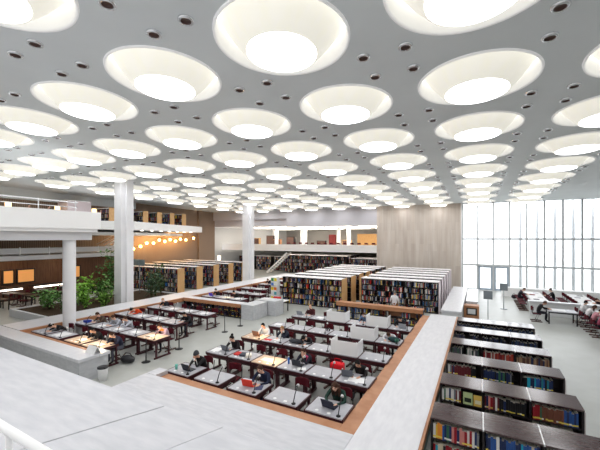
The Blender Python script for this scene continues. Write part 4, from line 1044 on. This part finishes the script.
# room beyond the opening -----------------------------------------------------
struct('far_gallery', bx(-35, -9.9, 39.2, 60, 3.2, 3.5), M['offwhite'])
struct('far_gallery_parapet', bx(-35, -9.9, 39.0, 39.2, 3.2, 4.12), M['white'])
struct('far_ceiling', bx(-36, -9.5, 37.2, 61, 6.6, 6.9), M['white'])
struct('wall_far', bx(-36, -9.5, 60, 60.4, 0, 8.0), mat('pale_far_wall', (190, 186, 182), .7, .3))
struct('wall_far_side', bx(-9.9, -9.5, 36.7, 60, 0, 8.0), M['white'])
struct('wall_far_left', bx(-36.4, -36, 36.7, 60, 0, 8.0), M['offwhite'])
for k, x in enumerate((-33.2, -30.8, -27.6, -25.4, -22.6, -19.0, -15.8)):
    struct('far_column', MB().tube([(x, 43 + (k % 2) * 4.2, 3.5), (x, 43 + (k % 2) * 4.2, 6.6)], .28, 14), M['col'])
struct('far_wood_wall', bx(-19, -13.2, 56, 56.3, 3.5, 5.7), mat('honey_wood_wall', (200, 158, 104), .5, .3, var=(182, 136, 84), scale=2, stretch=(5, 1, 1)))
struct('far_red_wall', bx(-23.6, -22.3, 54, 54.3, 3.5, 5.6), cmat((112, 44, 44)))
for r_ in range(2):
    for k in range(5):
        o = bx(-32 + 4.6 * k, -29.2 + 4.6 * k, 40.5 + 8 * r_, 43.8 + 8 * r_, 6.5, 6.58).build('ceiling_light', M['strip']); tag(o, 'bright ceiling light over the far gallery, %s row, %s from the left' % (RN[r_], ORD[k]), 'ceiling light', 'far gallery ceiling lights')
for k in range(6):  # invented strips, added to brighten the dark space below the gallery
    o = bx(-33 + 4 * k, -30.4 + 4 * k, 41.2, 41.6, 3.1, 3.19).build('added_fill_strip', M['strip']); tag(o, 'added fill strip under the far gallery, %s from the left' % ORD[k], 'fill strip', 'added fill strips under the far gallery')
for k in range(14):
    c = inst(chp, (-24 + .95 * k, 40.4, 3.5), 0, 'ch'); tag(c, 'small chair behind the far gallery parapet, %s from the left' % ORD[k], 'chair', 'chairs on the far gallery')
for k, x in enumerate((-33.4, -31.6, -29.2, -26.6, -21.2, -18.2)):
    x += 1.1 if k in (1, 5) else 0; e = empty('gallery_cupboard', (x, 45.5, 3.5)); hh = (1.5, 1.9, 1.3, 1.7, 1.1, 1.2)[k]
    bx(-.7, .7, 0, .5, 0, hh).build('body', [M['wood2'], M['shelfdark'], M['wood'], M['shelfdark'], M['dark'], M['wood2']][k], e); bx(-.62, -.01, -.02, 0, .08, hh - .08).build('door', M['runner'], e); bx(.01, .62, -.02, 0, .08, hh - .08).build('door', M['runner'], e)
    tag(e, 'distant cupboard standing on the far gallery, %s from the left' % ORD[k], 'cupboard', 'cupboards on the far gallery')
for k in range(3):
    e = tall(-34.5 + 3.4 * k, -31.7 + 3.4 * k, 42.5, h=2.2, lab='dim bookcase under the left part of far gallery, %s from the left' % ORD[k], books='all')
    e['group'] = 'bookcases under the far gallery'
fs2 = empty('far_staircase', (-27.0, 39.9, 0)); f2 = MB()
for k in range(12): f2.box(k * .3 - .02, k * .3 + .3, -.5, .5, .25 * k, .25 * k + .06)
f2.build('steps', M['white'], fs2)
for s_ in (-.55, .55): MB().obox((1.75, s_, 1.5), (.768, 0, .64), (0, 1, 0), (-.64, 0, .768), 2.25, .03, .1).build('stringer', M['white'], fs2)
tag(fs2, 'white staircase rising to the far gallery left of the bookcases', 'staircase')
e = empty('floor_lantern', (-31.0, 33.9, 0)); MB().tube([(0, 0, 0), (0, 0, 2.0)], .04, 8).build('pole', M['black'], e); MB().lathe([(.22, 2.0), (.22, 2.6)], 14, cap0=True, cap1=True).build('shade', mat('lit_lantern_shade', (255, 240, 220), .6, .2, emit=2.0, ecol=(255, 232, 200)), e); tag(e, 'glowing lantern on a pole behind the left tall bookcases', 'lamp')
# more dark furniture in the foyer
for k in range(8):
    x, y = -29.2 - 1.3 * (k % 2), 8.2 + 1.9 * (k // 2)
    table('foyer_table', x - .5, x + .5, y - .35, y + .35, M['shelfdark'], 'dark foyer table nearer the planting bed, %s row, %s place' % (RN[k // 2], ('right', 'left')[k % 2]), group='dark foyer tables')
    c = inst(chp, (x, y - .62, 0), PI, 'ch'); tag(c, 'chair at the foyer table by the planting bed, %s row, %s place' % (RN[k // 2], ('right', 'left')[k % 2]), 'chair', 'foyer chairs')
for k in range(3):
    e = empty('service_counter', (-33.0, 8.6 + 3.0 * k, 0)); bx(-.3, .3, -1.2, 1.2, 0, 1.0).build('body', M['runner'], e); bx(.3, .32, -1.1, 1.1, .82, .93).build('light_strip', M['strip'], e); bx(-.35, .35, -1.25, 1.25, 1.0, 1.05).build('worktop', M['shelfdark'], e)
    tag(e, 'wooden counter with lit strip below the lower gallery, %s from left' % ORD[k], 'counter', 'lit counters under the lower gallery')
# readers' desks between the second fin column and the middle bookcases
for k in range(6):
    x, y = -20.5 + 1.25 * (k % 3), 30.2 + 2.2 * (k // 3)
    x = (-17.2, -15.95, -14.7)[k % 3]; y = (24.6, 27.4)[k // 3]
    d = inst(dB, (x, y, 0), 0, 'dB'); tag(d, 'distant desk right of the far fin column, %s row, %s from left' % (RN[k // 3], ORD[k % 3]), 'desk', 'distant desks by the far column'); DX[('F', k // 3, k % 3)] = (x, y)
    c = inst(chp, (x, y + 1.1, 0), 0, 'ch'); tag(c, 'chair at the distant desk, %s row, %s from left, by far column' % (RN[k // 3], ORD[k % 3]), 'chair', 'burgundy chairs at the desks')
sit(('F', 0, 0), 'read', (40, 40, 50), DKT, 'brown', 'short', 'distant person in dark top at desks right of the far fin column')
sit(('F', 1, 1), 'up', (60, 50, 60), DKT, 'black', 'short', 'farther distant person in dark top right of the far fin column')

# ------------------------------------------------------------------ small lamps that are lit
def lamp(name, x, y, z, e, col, r=.06):
    l = bpy.data.lights.new(name, 'POINT'); l.energy = e; l.color = col; l.shadow_soft_size = r
    o = bpy.data.objects.new(name, l); COL.objects.link(o); o.location = (x, y, z); return o
for k in (('L', 0, 2), ('L', 0, 3), ('L', 1, 4), (1, 2), (2, 0), ('C', 0, 1)):
    x, y = DX[k]; lamp('desk_lamp_light', x + .2, y + .36, 1.06, 5, (1, .78, .52))
for yy in (29, 25.5, 22.5): lamp('stone_wall_light', -33.3, yy, 4.6, 45, (1, .72, .42), .2)
for yy in (8.5, 12, 16): lamp('foyer_light', -32.2, yy, 2.9, 22, (1, .70, .42), .2)
st_o = ST.build('shelved_books', SM + [M['label'], M['pages']])
tag(st_o, 'masses of small books filling the tall bookcases and far low shelves', 'books', kind='stuff')
